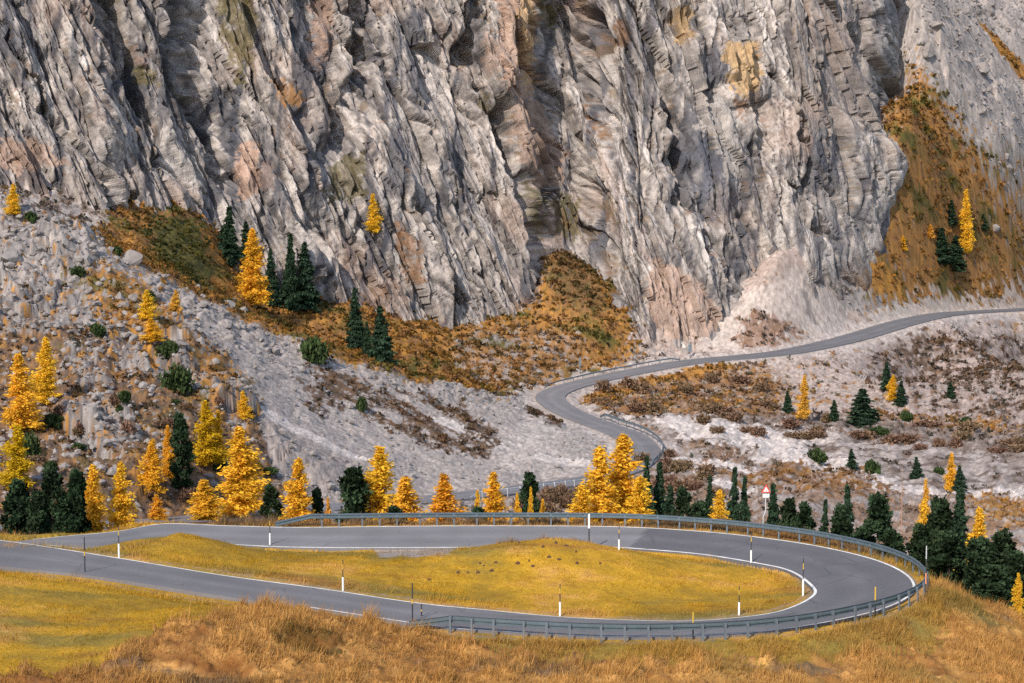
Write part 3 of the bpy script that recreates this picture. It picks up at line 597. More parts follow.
cput([(212, 92), (236, 88), (238, 150), (222, 152)], R_B, .7); cput([(250, 108), (268, 124), (282, 190), (262, 195)], R_B * 1.3, .5); cput([(358, -40), (372, -40), (374, 66), (360, 62)], R_B * 1.2, .6); cput([(466, -40), (484, -40), (484, 70), (470, 66)], R_B * 1.2, .6)  # dark water streaks; left gully patches paint its shade into the rock colour
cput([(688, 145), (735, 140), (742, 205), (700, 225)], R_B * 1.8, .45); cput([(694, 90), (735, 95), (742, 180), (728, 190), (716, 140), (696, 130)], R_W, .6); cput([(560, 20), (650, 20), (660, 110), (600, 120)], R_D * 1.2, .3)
cput([(120, 45), (160, 50), (190, 120), (140, 120)], R_D * 1.2, .35); cput([(790, 0), (880, 0), (880, 130), (800, 130)], R_G * np.array((.95, .9, .88)), .5)
dyz = np.gradient(YC, axis=0) / np.gradient(CZZ, axis=0)           # >0 : leaning back
vegm = (dyz > .9) & (fbm(cx * .03, cyy * .03, 330, 4, .6) + q3 * .3 > .12)
cc[vegm] = (mixc(C_OLIVE[None] * 1.0, C_RUST, .5 + q3[vegm] * 1.5))[:, :] * .5 + cc[vegm] * .5
for poly, col in (([(272, 80), (290, 84), (308, 100), (300, 110), (280, 98)], C_ORANGE * .9), ([(126, 66), (150, 70), (158, 82), (140, 84)], C_OLIVE * 1.3), ([(212, -20), (256, -20), (254, 60), (240, 90), (222, 40)], C_OLIVE * 1.3), ([(335, 160), (365, 150), (366, 195), (345, 205), (325, 192)], C_OLIVE),
                  ([(540, 0), (560, 8), (556, 30), (544, 22)], C_OLIVE * 1.3), ([(610, 20), (626, 22), (632, 46), (620, 44)], C_RUST), ([(575, 100), (590, 112), (612, 135), (600, 138)], C_RUST * 1.2), ([(395, 215), (425, 250), (420, 285), (400, 270)], C_RUST * 1.3),
                  ([(548, 200), (575, 195), (585, 240), (560, 240)], C_OLIVE * 1.1), ([(522, 180), (545, 200), (545, 240), (530, 235)], C_OLIVE), ([(475, 95), (490, 100), (496, 120), (480, 112)], C_OLIVE), ([(730, 96), (750, 100), (745, 125)], C_RUST)):
    m = poly_mask(kx, ky, poly) & (q3 + q2 > -.35); cc[m] = cc[m] * .35 + np.asarray(col) * (.65 + .4 * q3[m][:, None])
low = sstep(9, -2, CZZ - Bz + wb * 14 + q3 * 8) * .6 * (.35 + .65 * np.clip(sstep(330, 400, cx) * sstep(660, 600, cx) + sstep(840, 870, cx), 0, 1))
cc = mixc(cc, C_RUST * 1.1, low * sstep(-.1, .3, q3 + q4)) if True else cc
nr2, nc2 = YC.shape; idx = np.arange(nr2 * nc2).reshape(nr2, nc2)
quads = np.stack([idx[:-1, :-1], idx[:-1, 1:], idx[1:, 1:], idx[1:, :-1]], -1).reshape(-1, 4)
cc = cc * np.array((.94, .90, .865))
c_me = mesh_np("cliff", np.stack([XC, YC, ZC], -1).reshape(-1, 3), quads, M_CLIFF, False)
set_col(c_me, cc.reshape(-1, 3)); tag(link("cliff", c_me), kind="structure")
def cliff_y(u, z):
    u0 = u
    for _ in range(6): u0 = u + np.interp(512 + F * u0, (0, 1000), (.56, .24)) * z / 340
    return float(bil(cu_, cz_, YC, np.array([u0]), np.array([z]))[0])

# ------------------------------------------------------------------ road surfaces and paint
def ribbon(name, A_, B_, mat, up=0.0, rows=None, skirt=0.0):
    n = len(A_); k = rows or 6; co = []
    for j in range(k + 1):
        t = j / k; p = A_ * (1 - t) + B_ * t; p = p.copy(); p[:, 2] += up; co.append(p)
    if skirt:
        a = co[0].copy(); a[:, 2] -= skirt; b = co[-1].copy(); b[:, 2] -= skirt; co = [a] + co + [b]
    K = len(co); co = np.stack(co, 1).reshape(-1, 3); i = np.arange(n * K).reshape(n, K)
    q = np.stack([i[:-1, :-1], i[1:, :-1], i[1:, 1:], i[:-1, 1:]], -1).reshape(-1, 4)
    return co, q
def mat_asphalt(name, patch):
    m, t, b = mat_new(name)
    tc = N(t, "ShaderNodeTexCoord"); n1 = N(t, "ShaderNodeTexNoise"); n1.inputs["Scale"].default_value = .25; n1.inputs["Detail"].default_value = 6
    n2 = N(t, "ShaderNodeTexNoise"); n2.inputs["Scale"].default_value = 14; n2.inputs["Detail"].default_value = 4
    at_ = N(t, "ShaderNodeAttribute"); at_.attribute_name = "albedo"
    for n in (n1, n2): t.links.new(tc.outputs["Object"], n.inputs[0])
    ad = N(t, "ShaderNodeMath", operation='ADD'); t.links.new(n1.outputs[0], ad.inputs[0]); t.links.new(n2.outputs[0], ad.inputs[1])
    mr = N(t, "ShaderNodeMapRange"); mr.inputs[1].default_value = .6; mr.inputs[2].default_value = 1.4; mr.inputs[3].default_value = .78; mr.inputs[4].default_value = 1.22
    t.links.new(ad.outputs[0], mr.inputs[0])
    mx = N(t, "ShaderNodeMix", data_type='RGBA', blend_type='MULTIPLY'); mx.inputs[0].default_value = 1
    vo = N(t, "ShaderNodeTexVoronoi", feature='DISTANCE_TO_EDGE'); vo.inputs["Scale"].default_value = .42
    n3 = N(t, "ShaderNodeTexNoise"); n3.inputs["Scale"].default_value = .8; n3.inputs["Detail"].default_value = 4; t.links.new(tc.outputs["Object"], n3.inputs[0])
    va = N(t, "ShaderNodeMix", data_type='RGBA'); va.inputs[0].default_value = .12; t.links.new(tc.outputs["Object"], va.inputs[6]); t.links.new(n3.outputs[1], va.inputs[7]); t.links.new(va.outputs[2], vo.inputs["Vector"])
    cr = N(t, "ShaderNodeMapRange"); cr.inputs[1].default_value = .006; cr.inputs[2].default_value = .028; cr.inputs[3].default_value = .78; cr.inputs[4].default_value = 1.0; t.links.new(vo.outputs["Distance"], cr.inputs[0])
    mk = N(t, "ShaderNodeMapRange"); mk.inputs[1].default_value = .50; mk.inputs[2].default_value = .56; t.links.new(n1.outputs[0], mk.inputs[0])
    c2 = N(t, "ShaderNodeMix", data_type='FLOAT'); c2.inputs[2].default_value = 1.0; t.links.new(mk.outputs[0], c2.inputs[0]); t.links.new(cr.outputs[0], c2.inputs[3])
    mm = N(t, "ShaderNodeMath", operation='MULTIPLY'); t.links.new(mr.outputs[0], mm.inputs[0]); t.links.new(c2.outputs[0], mm.inputs[1])
    t.links.new(at_.outputs["Color"], mx.inputs[6]); t.links.new(mm.outputs[0], mx.inputs[7]); t.links.new(mx.outputs[2], b.inputs["Base Color"])
    b.inputs["Roughness"].default_value = .85; b.inputs["Specular IOR Level"].default_value = .3
    return m
M_ASPH = mat_asphalt("asphalt", None)
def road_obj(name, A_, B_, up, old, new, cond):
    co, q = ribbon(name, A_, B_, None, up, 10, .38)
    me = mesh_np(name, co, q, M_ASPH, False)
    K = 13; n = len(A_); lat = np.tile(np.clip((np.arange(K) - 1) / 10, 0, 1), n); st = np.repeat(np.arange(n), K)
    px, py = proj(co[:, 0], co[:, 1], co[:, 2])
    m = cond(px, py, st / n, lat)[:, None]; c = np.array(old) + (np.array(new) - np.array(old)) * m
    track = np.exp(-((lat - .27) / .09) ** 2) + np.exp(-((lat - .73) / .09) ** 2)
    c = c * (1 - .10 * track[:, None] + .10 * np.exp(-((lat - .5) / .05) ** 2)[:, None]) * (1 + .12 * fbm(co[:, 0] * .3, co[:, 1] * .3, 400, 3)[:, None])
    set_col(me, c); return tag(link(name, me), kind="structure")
SPLIT = 25 * 14
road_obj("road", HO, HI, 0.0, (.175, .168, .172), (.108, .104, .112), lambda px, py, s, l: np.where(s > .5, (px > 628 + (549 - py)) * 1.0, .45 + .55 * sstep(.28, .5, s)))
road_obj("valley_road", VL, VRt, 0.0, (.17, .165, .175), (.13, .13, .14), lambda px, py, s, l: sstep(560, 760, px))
def edge_line(name, Eo, Ei, i0, i1, wid, inset, broken=None):
    v = Ei - Eo; w = np.linalg.norm(v[:, :2], axis=1)[:, None]; u = v / np.maximum(w, .3)
    A_ = (Eo + u * inset)[i0:i1]; B_ = (Eo + u * (inset + wid))[i0:i1]
    co, q = ribbon(name, A_, B_, None, 0.012, 1); me = mesh_np(name, co, q, M_LINE); return tag(link(name, me), kind="structure")
edge_line("inner_edge_line", HI, HO, 0, 25 * 14, .15, .06)
edge_line("outer_edge_line", HO, HI, 4 * 14, 25 * 14 + 8, .13, .06)

# ------------------------------------------------------------------ guardrails
def arclen(P): return np.r_[0, np.cumsum(np.linalg.norm(np.diff(P[:, :2], axis=0), axis=1))]
def guardrail(path, roadside, label, spacing, scale=1.0, group=None, ramp=2.2, mats=(M_STEEL, M_POST), h=.75):
    """path: line of posts at ground level; roadside: +1/-1 side on which the beam hangs"""
    s = arclen(path); L = s[-1]; q = np.arange(0, L, .35); pp = np.stack([np.interp(q, s, path[:, k]) for k in range(3)], 1)
    tg = np.gradient(pp[:, :2], axis=0); tg /= np.linalg.norm(tg, axis=1)[:, None]; nm = np.stack([-tg[:, 1], tg[:, 0]], 1) * roadside
    root = empty("guardrail", tuple(pp[len(pp) // 2]), label, "guardrail", group); o = np.array(root.location)
    prof = [(.08, h), (.125, h - .03), (.125, h - .085), (.07, h - .125), (.07, h - .185), (.125, h - .225), (.125, h - .28), (.08, h - .31)]
    prof = prof + [(x - .012, z) for x, z in prof[::-1]]
    low = 1 - np.clip(np.minimum(q, L - q) / ramp, 0, 1) if ramp else q * 0
    K = len(prof); co = np.zeros((len(q), K, 3))
    for k, (dx, dz) in enumerate(prof):
        co[:, k, :2] = pp[:, :2] + nm * dx * scale; co[:, k, 2] = pp[:, 2] + dz * scale - low * (h - .22) * scale
    i = np.arange(len(q) * K).reshape(len(q), K); f = []
    f = np.stack([i[:-1], np.roll(i[:-1], -1, 1), np.roll(i[1:], -1, 1), i[1:]], -1).reshape(-1, 4)
    link("beam", mesh_np("beam", co.reshape(-1, 3) - o, f, mats[0], False), root)
    pq = np.arange(ramp or .5, L - (ramp or .5), spacing)
    for d in pq:
        j = min(int(d / .35), len(q) - 1); b = MB(); ax = ((tg[j][0], tg[j][1]), (nm[j][0], nm[j][1])); c = pp[j] - o
        b.box((c[0], c[1], c[2] + (h - .06 - .35) / 2 * scale), .05 * scale, .03 * scale, (h - .06 + .35) / 2 * scale, ax)
        b.box((c[0] + nm[j][0] * .062 * scale, c[1] + nm[j][1] * .062 * scale, c[2] + (h - .155) * scale), .07 * scale, .03 * scale, .11 * scale, ax)
        b.build("post", mats[1], root)
    return root
def offset(E, I, out):
    v = E - I; w = np.linalg.norm(v[:, :2], axis=1)[:, None]; p = E + np.c_[v[:, :2] / w * out, np.zeros(len(E))]; return p
gp = offset(HO, HI, .55)[5 * 14 - 3:21 * 14 + 6]
gp[:, 2] -= .03
guardrail(gp, 1, "long blue-grey steel guardrail curving round the outside of the near hairpin bend", 1.15)
vl = vc[:, :3].copy(); vl[:, :2] += vn * (vc[:, 3:4] + .5); vr = vc[:, :3].copy(); vr[:, :2] -= vn * (vc[:, 3:4] + .5)
def vrange(P, px0, px1, ilo, ihi):
    seg = P[ilo:ihi]; return seg
side_near = vl if proj(*vl[235])[1] > proj(*vr[235])[1] else vr
sgn = -1 if side_near is vl else 1
guardrail(side_near[163:212], sgn, "distant guardrail round the tight bend behind the orange larch clump, up the valley", 2.6, 1.35, "guardrails on the valley road", 2, (M_POST, M_POST))
guardrail(side_near[222:252], sgn, "pale distant guardrail on the straight valley road behind the row of larches", 2.4, 1.25, "guardrails on the valley road", 2, (M_PALE_STEEL, M_PALE_STEEL))
far_side = vr if side_near is vl else vl
guardrail(far_side[100:134], -sgn, "faint far guardrail on the uphill edge of the road below the cliff foot", 3.0, .9, "guardrails on the valley road", 2, (M_POST, M_POST))

# ------------------------------------------------------------------ snow poles and delineators
def snow_pole(px, py, top, label, Zr=None, style='white', lean=0.0, Y=None):
    if Y is not None:
        p = (at(px, py, Y)[0], Y, float(gz(at(px, py, Y)[0], Y)))
    else:
        p = ground_hit(px, py)
    topz = at(px, top, p[1])[2]; h = topz - p[2]
    root = empty("snow_pole", p, label, "snow pole", "snow poles along the road")
    def seg(name, a, b, r, m):
        t = MB(); t.tube([(lean * a * h, 0, a * h), (lean * b * h, 0, b * h)], r, 8); t.build(name, m, root, smooth=False)
    if style == 'white':
        seg("delineator", -.1, .44, .047, M_WHITE); seg("pole", .44, .70, .024, M_BLACK); seg("band", .70, .86, .024, M_YELLOW); seg("tip", .86, 1, .022, M_BLACK)
    elif style == 'dark':
        seg("pole", -.1, .5, .034, M_BLACK); seg("band", .5, .62, .032, M_YELLOW); seg("tip", .62, 1, .03, M_BLACK)
    elif style == 'yellow':
        seg("pole", -.1, .55, .034, M_BLACK); seg("band", .55, 1.0, .036, M_YELLOW)
    elif style == 'top':
        seg("pole", -.1, .66, .036, M_BLACK); seg("delineator", .66, 1, .06, M_WHITE)
    elif style == 'red':
        seg("pole", -.1, .3, .032, M_BLACK); seg("band", .3, .5, .03, M_ORANGE); seg("shaft", .5, .76, .03, M_BLACK); seg("tip", .76, 1, .03, M_PALE_STEEL)
    return root
snow_pole(77, 531, 499, "snow pole with tall white base standing before the dark pines at far left")
snow_pole(85, 575, 537, "dark snow pole on the grass edge of the near road, leftmost of all", style='dark')
snow_pole(119, 558, 526, "white based snow pole beside the left hillock inside the loop")
snow_pole(270, 546, 517, "snow pole on the inner verge of the far road near the guardrail's far end")
snow_pole(343, 591, 560, "snow pole on the inner verge where the near road straightens, left of the guardrail end")
snow_pole(412.5, 625, 583, "dark yellow-ringed snow pole at the lower end of the near guardrail", style='dark')
snow_pole(421.5, 619, 604, "short stubby dark post beside the lower end of the guardrail", style='dark')
snow_pole(560, 616, 584, "snow pole in the grass below the molehill mound, inside the near road")
snow_pole(589, 546, 514, "pole with white top and dark foot behind the mound crest", style='top', Y=99)
snow_pole(619, 550, 526, "snow pole where the mound's right flank meets the far road")
snow_pole(751, 565, 532, "tall snow pole on the inner kerb of the far road below the warning sign")
snow_pole(739, 615, 586, "snow pole on the inner verge near the bottom of the bend")
snow_pole(803, 596, 558, "yellow-topped snow pole at the innermost point of the bend")
snow_pole(693, 640, 612, "yellow snow pole standing at the near guardrail, bottom centre", style='yellow')
snow_pole(875, 617, 587, "yellow snow pole on the guardrail at the lower right of the bend", style='yellow')
snow_pole(925.5, 600, 546, "red and white snow pole outside the guardrail at the right end of the bend", style='red')

# warning sign behind the far rail
p = (at(765, 527, 106.5)[0], 106.5, float(gz(at(765, 527, 106.5)[0], 106.5)))
sg = empty("warning_sign", p, "triangular red and white warning sign on a grey pole behind the far guardrail", "road sign")
zt = at(764, 485, p[1])[2] - p[2]
b = MB(); b.tube([(-.12, 0, -.2), (-.12, 0, zt * .36), (.02, 0, zt * .48), (.03, 0, zt)], .035, 8); b.build("pole", M_PALE_STEEL, sg)
def tri(r, zc): return [(.03 + r * math.cos(a), zc + r * math.sin(a)) for a in (math.pi / 2, math.pi * 7 / 6, math.pi * 11 / 6)]
b = MB(); b.prism(tri(.34, zt - .30), .03); o = b.build("border", M_RED, sg); o.location.y = -.05
b = MB(); b.prism(tri(.20, zt - .30), .012); o = b.build("face", M_WHITE, sg); o.location.y = -.075
b = MB(); b.box((.03, -.05, zt - .66), .2, .015, .11); b.build("plate", M_WHITE, sg)
b = MB(); b.box((.03, -.084, zt - .27), .018, .004, .06); b.box((.03, -.084, zt - .365), .018, .004, .018); b.build("symbol", M_BLACK, sg)
# far roadside posts
for px, py, top, w_, lab in ((690, 358, 344, .35, "dark upright board on a post by the far road, beside the cliff-foot boulder"), (580, 374, 357, .22, "dark narrow post at the far bend under the autumn slope")):
    g = ground_hit(px, py); hgt = at(px, top, g[1])[2] - g[2]; rt = empty("roadside_post", g, lab, "post")
    b = MB(); b.tube([(0, 0, -.3), (0, 0, hgt)], .09, 8); b.build("pole", M_POST, rt)
    b = MB(); b.box((0, -.12, hgt * .72), w_, .02, hgt * .26); b.build("board", M_POST, rt)
g = ground_hit(869, 256); hgt = at(869, 239, g[1])[2] - g[2]
rt = empty("round_sign", g, "white round sign on a thin pole on the rust slope right of the cliff", "road sign")
b = MB(); b.tube([(0, 0, -.3), (0, 0, hgt)], .07, 8); b.build("pole", M_PALE_STEEL, rt)
b = MB(); b.prism([(.55 * math.cos(a * .3927), hgt - .3 + .55 * math.sin(a * .3927)) for a in range(16)], .05); o = b.build("disc", M_WHITE, rt); o.location.y = -.12

# ------------------------------------------------------------------ trees
def leaf_mesh(name, pts, size, mat, seed, flat=0.0, elong=1.0, dirs=None):
    r = np.random.default_rng(seed); n = len(pts); pts = np.asarray(pts)
    a = r.normal(size=(n, 3)); a /= np.linalg.norm(a, axis=1)[:, None]
    if dirs is not None: a = a * .8 + np.asarray(dirs); a /= np.linalg.norm(a, axis=1)[:, None]
    b = r.normal(size=(n, 3)); b -= a * (a * b).sum(1)[:, None]; b /= np.linalg.norm(b, axis=1)[:, None]
    s = size * r.uniform(.6, 1.35, n)[:, None]
    co = np.stack([pts - a * s * elong * .5 - b * s * .28, pts + a * s * elong * .05 - b * s * .5, pts + a * s * elong * .6, pts + b * s * .5 - a * s * elong * .1], 1).reshape(-1, 3)
    me = mesh_np(name, co, np.arange(n * 4).reshape(n, 4), mat); return me, r
def trunk_mesh(h, r0, limbs, seed, mat):
    r = random.Random(seed); b = MB()
    b.tube([(0, 0, -.6), (0, 0, 0), (r.uniform(-.06, .06), r.uniform(-.06, .06), h * .4), (r.uniform(-.08, .08), 0, h * .75), (0, 0, h * .99)], [r0 * 1.5, r0 * 1.15, r0 * .8, r0 * .4, .012], 7)
    for p0, p1 in limbs: b.tube([p0, tuple((np.array(p0) + np.array(p1)) / 2 + np.array((0, 0, -.03))), p1], [.035, .022, .008], 4)
    me = bpy.data.meshes.new("trunk"); me.from_pydata(b.v, [], b.f); me.materials.append(mat); return me
def conifer(kind, seed, dens=1.0):
    """10 m tall, 2 m crown radius; returns trunk mesh, crown mesh"""
    r = np.random.default_rng(seed); pts = []; dirs = []; tint = []; limbs = []
    larch = kind in ('gold', 'orange', 'lime', 'pale')
    nb = int((165 if larch else 160) * dens); top = 10.0
    for i in range(nb):
        t = (i + r.random()) / nb; az = r.random() * 6.2832; z = (.05 if larch else .03) * top + t * top * (.95 if larch else .965)
        prof = (1 - t) ** (.75 if larch else .85) * (1 if t > .12 else .75 + t * 2)
        R = 2.0 * max(prof, .05) * r.uniform(.45, 1.15) * (1 + .20 * math.sin(az + seed) * (z < 8)) * (1 + (.07 if larch else .08) * math.sin(z * 1.9 + seed * 2.1 + az))
        if larch and r.random() < .14 and t < .8: continue
        d = np.array((math.cos(az), math.sin(az), (.12 if t > .5 else -.05) if larch else -.28))
        if r.random() < .10 and larch and t < .9: R *= .4
        if R > .5: limbs.append(((0, 0, z), tuple(np.array((0, 0, z)) + d * R * .9)))
        ct = r.normal(.5, .15); m = max(5, int(R * (19 if larch else 19)))
        for k in range(m):
            q = (k + r.random()) / m
            c = np.array((0, 0, z)) + d * R * q + np.array((0, 0, (.10 if larch else -.10) * R * q * q))
            nn = 4 if larch else 4
            for _ in range(nn):
                w_ = (.11 + .11 * R * (1 - abs(q - .5)))
                pts.append(c + r.normal(size=3) * np.array((w_, w_, w_ * (.95 if larch else .55)))); dirs.append(d + np.array((0, 0, -.1 if larch else -.4))); tint.append(ct + r.normal(0, .16))
    for _ in range(26): pts.append(np.array((r.normal(0, .05), r.normal(0, .05), top * r.uniform(.94, 1.0)))); dirs.append(np.array((0, 0, 1))); tint.append(.5)
    me, _ = leaf_mesh("crown", pts, .145 if larch else .26, LEAF[kind], seed, elong=2.0 if larch else 1.5, dirs=dirs); set_tint(me, np.clip(tint, 0, 1))
    return trunk_mesh(top, .14, limbs[::3], seed, M_BARK), me
def pine(seed, kind='pine'):
    """rounded columnar stone pine, 10 m tall, 2 m radius"""
    r = np.random.default_rng(seed); pts = []; tint = []; dirs = []; limbs = []
    for i in range(58):
        t = (i + r.random()) / 58; z = .5 + t * 9.0
        R = 2.0 * (math.sin(math.pi * min(1, .16 + .80 * t)) ** .7) * (1 if t < .55 else 1 - (t - .55) * .9); az = r.random() * 6.2832; q = r.uniform(.35, .85) * R
        c = np.array((q * math.cos(az), q * math.sin(az), z)); ct = r.normal(.5, .25); limbs.append(((0, 0, max(z - .5, .2)), tuple(c)))
        for _ in range(95):
            v = r.normal(size=3); v /= np.linalg.norm(v); v *= r.random() ** .4
            pts.append(c + v * np.array((.75, .75, .65)) * r.uniform(.7, 1.1)); dirs.append(v + np.array((0, 0, .5))); tint.append(ct + r.normal(0, .18))
    me, _ = leaf_mesh("crown", pts, .30, LEAF[kind], seed, elong=1.3, dirs=dirs); set_tint(me, np.clip(tint, 0, 1))
    return trunk_mesh(9.3, .2, limbs[::4], seed, M_BARK), me
def bare(seed):
    r = np.random.default_rng(seed); limbs = []
    for i in range(90):
        t = (i + r.random()) / 90; z = .8 + 9 * t; az = r.random() * 6.28; R = 1.5 * (1 - t) ** .8 * r.uniform(.5, 1.1)
        limbs.append(((0, 0, z), (R * math.cos(az), R * math.sin(az), z + .25 * R)))
    return trunk_mesh(10, .12, limbs, seed, M_PALEBARK), None
PROTO = {k: [conifer(k, 50 + 10 * i + j) for j in range(n)] for i, (k, n) in enumerate((('gold', 3), ('orange', 3), ('lime', 2), ('pale', 1), ('spruce', 3)))}
PROTO['pine'] = [pine(300 + j) for j in range(3)]; PROTO['bare'] = [bare(400)]
CNT = {}
WF = {'larch': 1.3, 'spruce': 1.4, 'stone_pine': 1.2, 'bare_larch': 1.2}
NAMES = {'gold': 'larch', 'orange': 'larch', 'lime': 'larch', 'pale': 'larch', 'spruce': 'spruce', 'pine': 'stone_pine', 'bare': 'bare_larch'}
GRP = {'larch': 'autumn larches', 'spruce': 'dark spruces', 'stone_pine': 'dark stone pines', 'bare_larch': 'bare larches'}
def before_cliff(px, top, base, p, gap=1.0):
    '''step a foot point out of the rock face'''
    x, y, z = p
    for _ in range(14):
        if y < cliff_y(x / y, z + 2.0) - gap and y < cliff_y(x / y, z + 6.0) - gap + 1.5: break
        y -= .6; x = at(px, base, y)[0]; z = float(gz(x, y))
    return (x, y, z)
def tree(kind, px, top, base, wid, label, Y=None, pos=None):
    """base = pixel row of the foot, or Y = distance when the foot is hidden"""
    if pos is None:
        if Y is not None: x = (px - 512) / F * Y * 1.0; p = (x, Y, float(gz(x, Y)))
        else: p = ground_hit(px, base, 113)
    else: p = pos
    if pos is None and Y is None and p[1] > 270: p = before_cliff(px, top, base, p)
    h = at(px, top, p[1])[2] - p[2]; sc_w = wid / F * p[1] / 4.0
    i = CNT.get(kind, 0); CNT[kind] = i + 1; tm, cm = PROTO[kind][i % len(PROTO[kind])]
    nm = NAMES[kind]; root = empty(nm, p, label, "tree", GRP[nm])
    root.scale = (sc_w * WF[nm], sc_w * WF[nm], h / 10.0); root.rotation_euler = (0, 0, random.uniform(0, 6.28))
    link("trunk", tm, root)
    if cm: link("crown", cm, root)
    return root
T = tree
# left slope
T('gold', 14, 184, 216, 15, "small yellow larch alone high on the boulder slope at the left edge")
T('gold', 253, 230, 307, 30, "tall bright yellow larch at the cliff foot among dark spruces")
T('spruce', 230, 207, 264, 20, "dark spruce against the cliff, leftmost of the group by the tall yellow larch")
T('spruce', 246, 222, 268, 16, "dark spruce half hidden behind the tall yellow larch")
T('spruce', 271, 249, 305, 15, "slim spruce immediately right of the tall yellow larch")
T('spruce', 291, 234, 304, 16, "spruce with highest top in the trio right of the yellow larch")
T('spruce', 305, 243, 309, 22, "broad spruce, rightmost of the trio at the cliff foot")
T('spruce', 355, 288, 347, 17, "narrow pointed spruce standing apart on the orange slope under the cliff")
T('spruce', 380, 306, 363, 22, "stout spruce on the orange slope, rightmost tree before the bare cliff foot")
T('spruce', 367, 322, 356, 10, "tiny spruce squeezed between the narrow and the stout spruce")
T('gold', 20, 354, 432, 36, "big golden larch with full crown near the left edge, halfway up the slope")
T('gold', 47, 338, 405, 28, "golden larch just right of and above the big one by the left edge")
T('lime', 19, 426, 492, 32, "greenish yellow larch at the left edge above the dark pines")
T('gold', 147, 290, 320, 18, "small yellow larch on the rust patch, upper of two touching crowns")
T('gold', 151, 318, 343, 22, "small yellow larch on the rust patch, lower of two touching crowns")
T('pale', 176, 290, 313, 12, "faint pale larch on the boulders right of the two touching crowns")
T('gold', 243, 391, 421, 15, "small golden larch under the edge of the pale talus")
T('orange', 153, 440, 496, 26, "orange larch with ragged crown left of the slim dark pine")
T('orange', 168, 426, 480, 15, "narrow orange larch leaning against the slim dark pine")
T('pine', 181, 412, 490, 22, "slim tall dark pine between orange and lime larches")
T('lime', 206, 402, 468, 30, "lime green larch turning yellow in the middle of the left slope")
T('orange', 219, 411, 462, 15, "thin orange larch at the right shoulder of the lime green larch")
T('gold', 240, 428, 519, 50, "largest golden larch of the left slope, broad crown above the far road")
T('gold', 204, 480, 522, 34, "low bushy golden larch in front of the largest larch, by the road")
T('orange', 157, 495, 522, 18, "little orange larch by the visible strip of valley road")
T('gold', 89, 466, 531, 34, "yellow larch right beside the dark pines behind the far road", Y=122)
T('orange', 117, 463, 531, 32, "orange larch second from the dark pines behind the far road", Y=124)
# dark pines at far left
for px, top, w_, Y, lab in ((12, 478, 32, 116, "dark pine at the left edge behind the road junction"), (33, 490, 26, 111, "low dark pine filling the gap in the left pine clump"), (47, 466, 32, 118, "tall dark pine in the middle of the left pine clump"),
                            (72, 468, 26, 117, "dark pine at the right end of the left pine clump"), (60, 496, 24, 110, "shortest dark pine, front of the left pine clump")): T('pine', px, top, 0, w_, lab, Y=Y)
